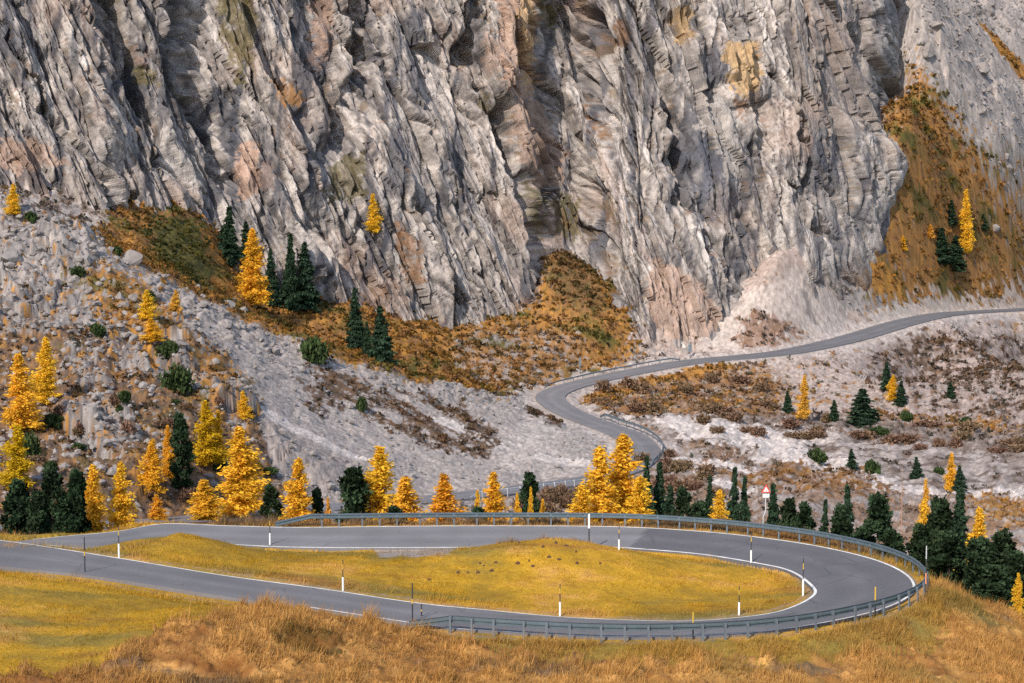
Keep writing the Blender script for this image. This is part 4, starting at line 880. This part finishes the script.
# row behind the far rail
for k, px, top, w_, Y, lab in (
    ('pine', 268, 484, 24, 128, "dark pine left of the guardrail's far end, beside the largest larch"), ('orange', 297, 460, 42, 126, "orange larch above the far end of the guardrail"),
    ('pine', 315, 487, 17, 128, "slim dark pine tucked against the orange larch at the guardrail end"), ('pale', 326, 498, 12, 126, "tiny pale larch behind the guardrail left of the big stone pine"),
    ('pine', 352, 466, 38, 128, "big dark stone pine with lobed top behind the guardrail"), ('gold', 379, 448, 54, 130, "tall golden larch right of the big stone pine"),
    ('gold', 404, 478, 50, 128, "broad lower golden larch, right half of the pair by the stone pine"), ('pine', 393, 505, 24, 118, "round dark pine shrub-like in front of the golden pair of larches"),
    ('orange', 443, 475, 44, 128, "orange larch standing alone left of centre behind the guardrail"), ('gold', 477, 491, 14, 131, "little yellow larch peeping over a dark pine"),
    ('pine', 477, 506, 24, 122, "short dark pine below the little yellow larch"), ('orange', 493, 473, 34, 127, "slender orange larch right of the short dark pine"),
    ('pine', 530, 471, 24, 131, "dark arched pine with small larches before it"), ('orange', 517, 494, 13, 124, "small orange larch at the left foot of the arched pine"), ('orange', 531, 488, 11, 124, "thin orange larch in front of the arched pine"),
    ('gold', 543, 500, 13, 126, "wispy yellow larch at the right foot of the arched pine"),
    ('gold', 601, 449, 54, 128, "golden larch forming the left peak of the big central clump"), ('orange', 624, 436, 60, 131, "tallest orange larch of the big central clump"), ('orange', 642, 478, 40, 126, "low orange larch on the right flank of the central clump"),
    ('gold', 583, 486, 42, 125, "low golden larch on the left flank of the central clump"),
    ('spruce', 648, 457, 18, 140, "dark spruce hugging the right side of the central clump"), ('spruce', 661, 463, 22, 142, "second dark spruce to the right of the central clump"), ('spruce', 672, 486, 20, 136, "short spruce between the tall spruces and the round pine"),
    ('pine', 685, 486, 24, 132, "round dark pine behind the guardrail right of centre"), ('pine', 703, 500, 28, 128, "low wide dark pine left of the lone orange larch"), ('gold', 722, 491, 30, 124, "lone orange-gold larch close behind the guardrail right of centre"),
    ('spruce', 712, 476, 14, 150, "thin spruce behind the lone orange-gold larch"), ('spruce', 737, 468, 18, 138, "left twin of the pair of pointed spruces by the warning sign"), ('spruce', 747, 477, 18, 136, "right twin of the pair of pointed spruces by the warning sign"),
    ('spruce', 776, 484, 20, 134, "spruce just right of the warning sign"), ('pine', 792, 497, 24, 130, "bushy pine second right of the warning sign"), ('pine', 808, 501, 22, 128, "bushy pine third right of the warning sign"),
    ('spruce', 829, 500, 15, 128, "small pointed spruce behind the bend, left of a taller pair"), ('spruce', 851, 486, 22, 140, "taller spruce peeping above a stout pine behind the bend"), ('pine', 844, 503, 24, 126, "stout pine below the taller spruce behind the bend"),
    ('pine', 882, 493, 38, 120, "biggest dark pine standing alone behind the right part of the bend"), ('pine', 897, 528, 26, 117, "low dark pine at the right foot of the biggest one"),
    ('pine', 925, 522, 28, 122, "dark pine at the left front of the right-hand wood"), ('pine', 945, 497, 36, 130, "dark pine forming the left crown of the right-hand wood"), ('spruce', 965, 490, 30, 134, "pointed spruce, highest of the right-hand wood"),
    ('pine', 955, 530, 36, 116, "broad dark pine in front of the highest spruce of the right-hand wood"), ('pine', 986, 536, 40, 114, "broad dark pine under the orange-yellow larch of the right-hand wood"), ('pine', 1008, 530, 44, 118, "massive dark pine near the right edge of the photo"),
    ('pine', 1000, 565, 40, 106, "lowest dark pine above the dry grass at the right edge"), ('pine', 1024, 550, 34, 112, "dark pine cut by the right edge of the photo"),
    ('gold', 929, 502, 26, 140, "small golden larch left of the right-hand wood"), ('gold', 985, 509, 34, 122, "orange-yellow larch rising out of the right-hand wood"), ('gold', 1026, 574, 16, 103, "yellow larch just showing at the right edge"),
    ('bare', 906, 458, 14, 150, "tall bare larch with thin pale trunk right of the biggest dark pine"), ('bare', 529, 458, 22, 134, "leafless pinkish larch rising above the arched pine"), ('pale', 930, 480, 14, 165, "faint pale larch above the small golden one at right")):
    T(k, px, top, 0, w_, lab, Y=Y)
# valley and right slope
for k, px, top, base, w_, lab in (
    ('gold', 951, 453, 492, 13, "narrow yellow larch by the gravel river bed at right"), ('spruce', 959, 466, 491, 12, "little spruce touching the yellow larch by the river bed"), ('spruce', 916, 457, 479, 11, "lone little spruce on the gravel left of the yellow larch"),
    ('spruce', 851, 449, 468, 10, "tiny spruce in the river bed between two dark bushes"), ('pale', 804, 376, 421, 14, "pale orange larch on the scree below the far road"), ('spruce', 787, 391, 413, 9, "tiny spruce left of the pale orange larch on the scree"),
    ('spruce', 834, 400, 421, 10, "tiny spruce right of the pale orange larch on the scree"), ('spruce', 862, 389, 426, 30, "broad loose spruce at the foot of the scree"), ('spruce', 886, 362, 390, 11, "slim spruce left of the small orange larch under the road"),
    ('orange', 893, 375, 401, 12, "small orange larch between two slim spruces under the road"), ('spruce', 901, 381, 405, 11, "slim spruce right of the small orange larch under the road"), ('spruce', 950, 382, 398, 9, "lone tiny spruce on the brown slope at right"),
    ('gold', 965, 190, 256, 16, "tall narrow yellow larch high on the rust slope at right"), ('spruce', 941, 228, 264, 20, "dark spruce left of the tall narrow yellow larch"), ('spruce', 955, 236, 270, 20, "dark spruce at the foot of the tall narrow yellow larch"),
    ('spruce', 951, 200, 226, 12, "dim spruce above and left of the tall narrow yellow larch"), ('gold', 903, 236, 252, 8, "tiny yellow larch alone on the rust slope"), ('spruce', 983, 214, 232, 9, "small spruce by the rock right of the tall narrow larch"), ('pale', 930, 224, 240, 8, "tiny pale larch on the rust slope between sign and spruces")):
    T(k, px, top, base, w_, lab)
# larch on the cliff
zc = at(373, 234, 340)[2]; uc = (373 - 512) / F
for _ in range(4): yc = cliff_y(uc, zc); zc = at(373, 234, yc)[2]; uc = at(373, 234, yc)[0] / yc
T('gold', 373, 194, 234, 15, "yellow larch clinging to a ledge in the middle of the cliff", pos=(uc * yc, yc - .1, zc))

# ------------------------------------------------------------------ shrubs
def shrub_mesh(kind, seed):
    r = np.random.default_rng(seed); pts = []; tint = []; dirs = []
    for i in range(16 if kind == 'bush' else 22):
        az = r.random() * 6.28; q = r.random() ** .6 * .75; c = np.array((q * math.cos(az), q * math.sin(az), r.uniform(.1, .75) * (1 - q * .5))); ct = r.normal(.5, .25)
        for _ in range(60 if kind == 'bush' else 26):
            v = r.normal(size=3); v /= np.linalg.norm(v); v *= r.random() ** .4 * (.38 if kind == 'bush' else .55)
            pts.append(c + v); dirs.append(v * 2 + np.array((0, 0, .6))); tint.append(ct + r.normal(0, .2))
    pts = np.array(pts); pts[:, 2] = np.maximum(pts[:, 2], -.15)
    me, _ = leaf_mesh("shrub", pts, .17, LEAF[kind], seed, elong=1.4, dirs=dirs); set_tint(me, np.clip(tint, 0, 1)); return me
SH = {k: [shrub_mesh(k, 500 + 10 * i + j) for j in range(3)] for i, k in enumerate(('bush', 'brown'))}
def shrub(kind, px, py, w_, h_, label, grp):
    p = ground_hit(px, py, 113)
    if p is None: return
    i = CNT.get('s' + kind, 0); CNT['s' + kind] = i + 1; o = link("shrub", SH[kind][i % 3], None, p); s = w_ / F * p[1] / 2
    o.scale = (s, s, h_ / F * p[1] / 1.0); o.rotation_euler = (0, 0, random.uniform(0, 6.28)); tag(o, label, "shrub", grp)
for px, py, w_, h_, lab in ((313, 359, 32, 24, "large round dark green bush on the slope below the spruce trio"), (362, 411, 13, 15, "lone round green bush in the middle of the pale talus"), (124, 402, 18, 12, "dark bush on the rocks right of the two golden larches"),
    (178, 390, 34, 28, "wide dark thicket above the slim dark pine"), (170, 358, 30, 16, "dark bush under the two small yellow larches"), (52, 428, 22, 14, "dark bush to the right of the big golden larch at left"), (30, 456, 22, 26, "dark bush between lime larch and heath"),
    (816, 462, 22, 14, "dark bush pair in the white river bed, leftmost"), (872, 474, 18, 15, "dark bush in the river bed, right of the tiny spruce"), (939, 473, 12, 7, "low dark bush near the yellow larch by the river bed"), (118, 255, 12, 9, "dark bush on the crest at the cliff corner"),
    (30, 222, 14, 10, "dark bush under the small larch at the top left"), (78, 275, 16, 10, "dark green bush on the upper boulder slope"), (96, 335, 20, 12, "dark green bush among boulders left of the rust patch"), (150, 300, 12, 10, "tiny dark bush between the crowns on the rust patch"),
    (880, 435, 22, 10, "dark bush at the foot of the broad loose spruce"), (905, 420, 16, 10, "dark bush on the orange heath right of the broad spruce"), (965, 425, 14, 9, "dark bush far right on the orange heath"), (430, 540, 10, 6, "scrubby bush")):
    if py != 540: shrub('bush', px, py, w_, h_, lab, "dark green bushes on the slopes")
rs = random.Random(15)
for k in range(30):
    px = rs.uniform(640, 900); Y = rs.uniform(112, 121); x = (px - 512) / F * Y; o = link("shrub", SH['bush'][k % 3], None, (x, Y, float(gz(x, Y)) - .1)); q = rs.uniform(7, 13) / F * Y
    o.scale = (q, q, q * rs.uniform(1.3, 2.2)); o.rotation_euler = (0, 0, rs.uniform(0, 6.28)); tag(o, "dark pine bush filling the gaps between the conifers behind the guardrail bend", "shrub", "pine bushes behind the guardrail bend")
rs = random.Random(5)
for k in range(13):
    px = rs.uniform(600, 780); py = rs.uniform(385, 412) if px < 700 else rs.uniform(375, 425)
    shrub('brown', px, py, rs.uniform(14, 26), rs.uniform(6, 11), "low brown leafless shrub on the bank inside the S-bend", "brown shrubs on the valley bank")
for k in range(28):
    px = rs.uniform(700, 1020); py = 415 + (px - 700) * .07 + rs.uniform(-6, 18)
    shrub('brown', px, py, rs.uniform(14, 30), rs.uniform(5, 10), "low brown leafless shrub along the foot of the scree by the river bed", "brown shrubs along the river bed")
for k in range(18):
    px = rs.uniform(640, 720); py = rs.uniform(455, 500)
    shrub('brown', px, py, rs.uniform(14, 24), rs.uniform(6, 12), "low brown leafless shrub below the tight bend of the valley road", "brown shrubs under the valley road")
for k in range(26):
    px = rs.uniform(520, 590); py = rs.uniform(496, 515)
    shrub('brown', px, py, rs.uniform(12, 22), rs.uniform(8, 14), "low brown leafless shrub between the valley road and the guardrail", "brown shrubs behind the guardrail")
for k in range(34):
    px = rs.uniform(20, 270); py = rs.uniform(400, 505)
    shrub('bush' if rs.random() < .35 else 'brown', px, py, rs.uniform(9, 22), rs.uniform(5, 12), "small scrubby bush on the rocky heath of the lower left slope", "small bushes on the lower left slope")

# ------------------------------------------------------------------ boulders
def boulder_mesh(seed):
    import bmesh
    bm = bmesh.new(); bmesh.ops.create_icosphere(bm, subdivisions=3, radius=1); r = random.Random(seed)
    planes = [(Vector((r.gauss(0, 1), r.gauss(0, 1), r.gauss(0, .8))).normalized(), r.uniform(.34, .72)) for _ in range(14)]
    for v in bm.verts:
        for n_, d_ in planes:
            e = v.co.dot(n_) - d_
            if e > 0: v.co -= n_ * e * .95
        v.co *= 1 + r.uniform(-.02, .02)
    me = bpy.data.meshes.new("boulder"); bm.to_mesh(me); bm.free(); me.materials.append(M_ROCK); return me
BL = [boulder_mesh(s) for s in range(6)]
def boulder(px, py, w_, label, grp, flat=.75):
    p = ground_hit(px, py, 113)
    if p is None: return
    o = link("boulder", BL[CNT.setdefault('b', 0) % 6], None, p); CNT['b'] += 1; s = w_ / F * p[1] / 1.6
    o.scale = (s, s * rs.uniform(.8, 1.2), s * flat); o.rotation_euler = (rs.uniform(-.3, .3), rs.uniform(-.3, .3), rs.uniform(0, 6.28)); tag(o, label, "boulder", grp)
for px, py, w_, lab in ((12, 258, 28, "big pale block at the left edge of the boulder slope"), (40, 250, 16, "pale pointed block right of the big one on the boulder slope"), (130, 262, 26, "smooth pale slab on the crest beside the autumn grass"), (85, 262, 20, "grey block in shadow at the cliff corner"),
    (107, 420, 16, "pale block lying on the heath below the grey outcrop"), (935, 26, 17, "rounded bright boulder at the top right scree"), (928, 52, 20, "long blue-grey boulder under the rounded bright one"), (980, 68, 16, "boulder at the end of the orange streak, top right"),
    (995, 230, 12, "pale rock beside the tall narrow yellow larch"), (685, 352, 13, "dark boulder at the roadside board under the cliff")):
    boulder(px, py, w_, lab, "large boulders")
for k in range(70):
    t = rs.random(); px = rs.uniform(0, 250); py = 215 + px * .36 + rs.uniform(0, 120) * (1 - px / 400)
    boulder(px, py, rs.choice((5, 6, 8, 10, 13)), "pale limestone block in the boulder field of the left slope", "blocks of the left boulder field")
for k in range(40):
    px = rs.uniform(930, 1020); py = rs.uniform(0, 200) * (px - 880) / 140
    boulder(px, py, rs.choice((4, 5, 7, 9)), "pale limestone block in the high scree at the upper right", "blocks of the upper right scree")
# loose stones: one mass
sv = []; sf = []
me0 = BL[0]; import bmesh
bm = bmesh.new(); bmesh.ops.create_icosphere(bm, subdivisions=1, radius=1); bv = np.array([v.co[:] for v in bm.verts]); bf = np.array([[v.index for v in f.verts] for f in bm.faces]); bm.free()
rr = np.random.default_rng(77); ii = np.nonzero((rocky0 * (ROADD > 3) > .10).ravel() & (np.abs(UU) < .32).ravel())[0]
wgt = (rocky.ravel()[ii] * (YY.ravel()[ii] ** 1.2)); ii = rr.choice(ii, 15000, p=wgt / wgt.sum())
cen = np.stack([XX.ravel()[ii], YY.ravel()[ii], ZZ.ravel()[ii]], 1) + rr.normal(0, .3, (15000, 3)) * np.array((1, 1, .0)); s = .18 + .55 * rr.random(15000) ** 4
co = cen[:, None] + (bv[None] * (1 + rr.normal(0, .22, (15000, len(bv), 3)))) * s[:, None, None] * np.array((1, 1, .7))
fc = bf[None] + (np.arange(15000) * len(bv))[:, None, None]
o = link("loose_stones", mesh_np("loose_stones", co.reshape(-1, 3), fc.reshape(-1, 3), M_ROCK)); tag(o, "loose pale stones scattered over the scree slopes", "stones", kind="stuff")

# ---- low heath and tufts over the slopes: one mass
rr = np.random.default_rng(91); NC = 62000
veg = (A[..., 0] > A[..., 2] * 1.55) & (YY > 113) & (ROADD > 2.5) & (np.abs(UU) < .33)
ii = np.nonzero(veg.ravel())[0]; wgt = (YY ** 2.2 * np.where((PX > 620) & (PY > 395), .38, 1.0) * np.clip(.6 + n_b * 1.5 + n_px * .5, .05, 2)).ravel()[ii]; ii = rr.choice(ii, NC, p=wgt / wgt.sum())
cen = np.stack([XX.ravel()[ii], YY.ravel()[ii], ZZ.ravel()[ii]], 1) + rr.normal(0, .25, (NC, 3)) * np.array((1, 1, 0)); sz = rr.uniform(.18, .55, NC) ** 1.2 * np.clip(YY.ravel()[ii] / 250, .7, 1.8)
K = 6; pts = (cen[:, None] + rr.normal(0, .5, (NC, K, 3)) * sz[:, None, None] * np.array((1, 1, .5)) + np.array((0, 0, .12))).reshape(-1, 3)
dr = rr.normal(0, .6, (NC * K, 3)) + np.array((0, 0, .8)); sk = np.repeat(sz, K)[:, None] * .9
dr /= np.linalg.norm(dr, axis=1)[:, None]; sd2 = np.cross(dr, rr.normal(size=(NC * K, 3))); sd2 /= np.linalg.norm(sd2, axis=1)[:, None]
co = np.stack([pts - sd2 * sk * .5, pts + sd2 * sk * .5, pts + sd2 * sk * .3 + dr * sk, pts - sd2 * sk * .3 + dr * sk * .9], 1).reshape(-1, 3)
hc = A.reshape(-1, 3)[ii] * rr.uniform(.5, 1.25, (NC, 1)) * np.where(rr.random((NC, 1)) < .25, np.array([[.5, .62, .6]]), 1.0)
HEATH = (co, np.repeat(hc, K * 4, 0))
# ------------------------------------------------------------------ molehills
for px, py in ((492, 572), (478, 573), (468, 573), (458, 573.5), (480, 564), (484, 566), (496, 563), (429, 580), (519, 543.5), (543, 548), (556, 543.5), (566, 546), (576, 552), (549, 557), (518, 564), (529, 562), (577, 564), (533, 567), (559, 560), (600, 564)):
    p = ground_hit(px, py)
    b = MB(); b.tube([(0, 0, -.06), (0, 0, .02), (0, 0, .07), (0, 0, .10)], [.11, .09, .055, .02], 8)
    for i, v in enumerate(b.v): b.v[i] = (v[0] * rs.uniform(.85, 1.15), v[1] * rs.uniform(.85, 1.15), v[2])
    o = b.build("molehill", M_DIRT, None, p, True); o.scale = (rs.uniform(.5, 1.5), rs.uniform(.6, 1.2), rs.uniform(.6, 1.3)); tag(o, "small dark molehill on the golden grass mound inside the hairpin", "molehill", "molehills on the mound")

# ------------------------------------------------------------------ grass blades
def grass(name, label, mask, n, h0, h1, w0, cols, seed, clump=.5):
    r = np.random.default_rng(seed); ii = np.nonzero(mask.ravel())[0]
    cell = (YY.ravel()[ii]) ** 1.0
    cl = np.clip(.55 + clump * n_b.ravel()[ii] * 2 + .6 * n_c.ravel()[ii], .05, 2)
    ii = r.choice(ii, n, p=cell * cl / (cell * cl).sum())
    x = XX.ravel()[ii] + r.normal(0, .09, n); y = YY.ravel()[ii] + r.normal(0, .12, n); z = gz(x, y)
    hh = (h0 + (h1 - h0) * r.random(n) ** 1.5) * np.clip(.55 + 1.1 * n_b.ravel()[ii] + .8 * tus.ravel()[ii], .3, 2.0); az = r.random(n) * 6.2832; ln = r.normal(0, .35, (n, 2)) + np.array((.15, 0))
    dx = np.cos(az) * w0 * r.uniform(.6, 1.4, n); dy = np.sin(az) * w0
    b0 = np.stack([x - dx, y - dy, z - .03], 1); b1 = np.stack([x + dx, y + dy, z - .03], 1)
    tp = np.stack([x + ln[:, 0] * hh, y + ln[:, 1] * hh, z + hh], 1)
    me = mesh_np(name, np.stack([b0, b1, tp], 1).reshape(-1, 3), np.arange(n * 3).reshape(n, 3), M_BLADE)
    base = A.reshape(-1, 3)[ii]; cs = np.array(cols)[r.integers(0, len(cols), n)]
    c = (base * .78 + cs * .22) * r.uniform(.65, 1.4, n)[:, None]
    set_col(me, np.repeat(c, 3, 0)); tag(link(name, me), label, "grass", kind="stuff")
m, t, b = mat_new("grass_blade"); a_n = N(t, "ShaderNodeAttribute"); a_n.attribute_name = "albedo"; t.nodes.remove(b)
d_n = N(t, "ShaderNodeBsdfDiffuse"); tr_n = N(t, "ShaderNodeBsdfTranslucent"); ms_n = N(t, "ShaderNodeMixShader"); ms_n.inputs[0].default_value = .3
for q in (d_n, tr_n): t.links.new(a_n.outputs["Color"], q.inputs["Color"])
t.links.new(d_n.outputs[0], ms_n.inputs[1]); t.links.new(tr_n.outputs[0], ms_n.inputs[2]); t.links.new(ms_n.outputs[0], t.nodes["Material Output"].inputs[0]); M_BLADE = m
me = mesh_np('heath', HEATH[0], np.arange(len(HEATH[0])).reshape(-1, 4), M_BLADE); set_col(me, HEATH[1]); tag(link('heath', me), 'low autumn heath and tufts covering the slopes', 'heath', kind='stuff')
view = (np.abs(UU) < .325) & (YY > 56)
grass("dry_grass", "tall dry straw-coloured grass on the bank in front of the guardrail", near & view & (tall > .3) & (ROADD > .5), 230000, .14, .55, .016, [(.56, .31, .08), (.44, .20, .045), (.66, .43, .18), (.22, .11, .03), (.62, .36, .12)], 1, .9)
grass("short_grass", "short golden meadow grass inside and beside the hairpin", near & view & (lawn > .5) & (ROADD > .25), 170000, .05, .16, .014, [(.48, .28, .02), (.34, .22, .018), (.42, .24, .03)], 2, .4)
verge = near & view & (ROADD > .15) & (ROADD < 1.3)
grass("verge_grass", "wispy bleached grass along the road verges", verge, 22000, .12, .42, .013, [(.58, .40, .17), (.5, .3, .1)], 3, .8)
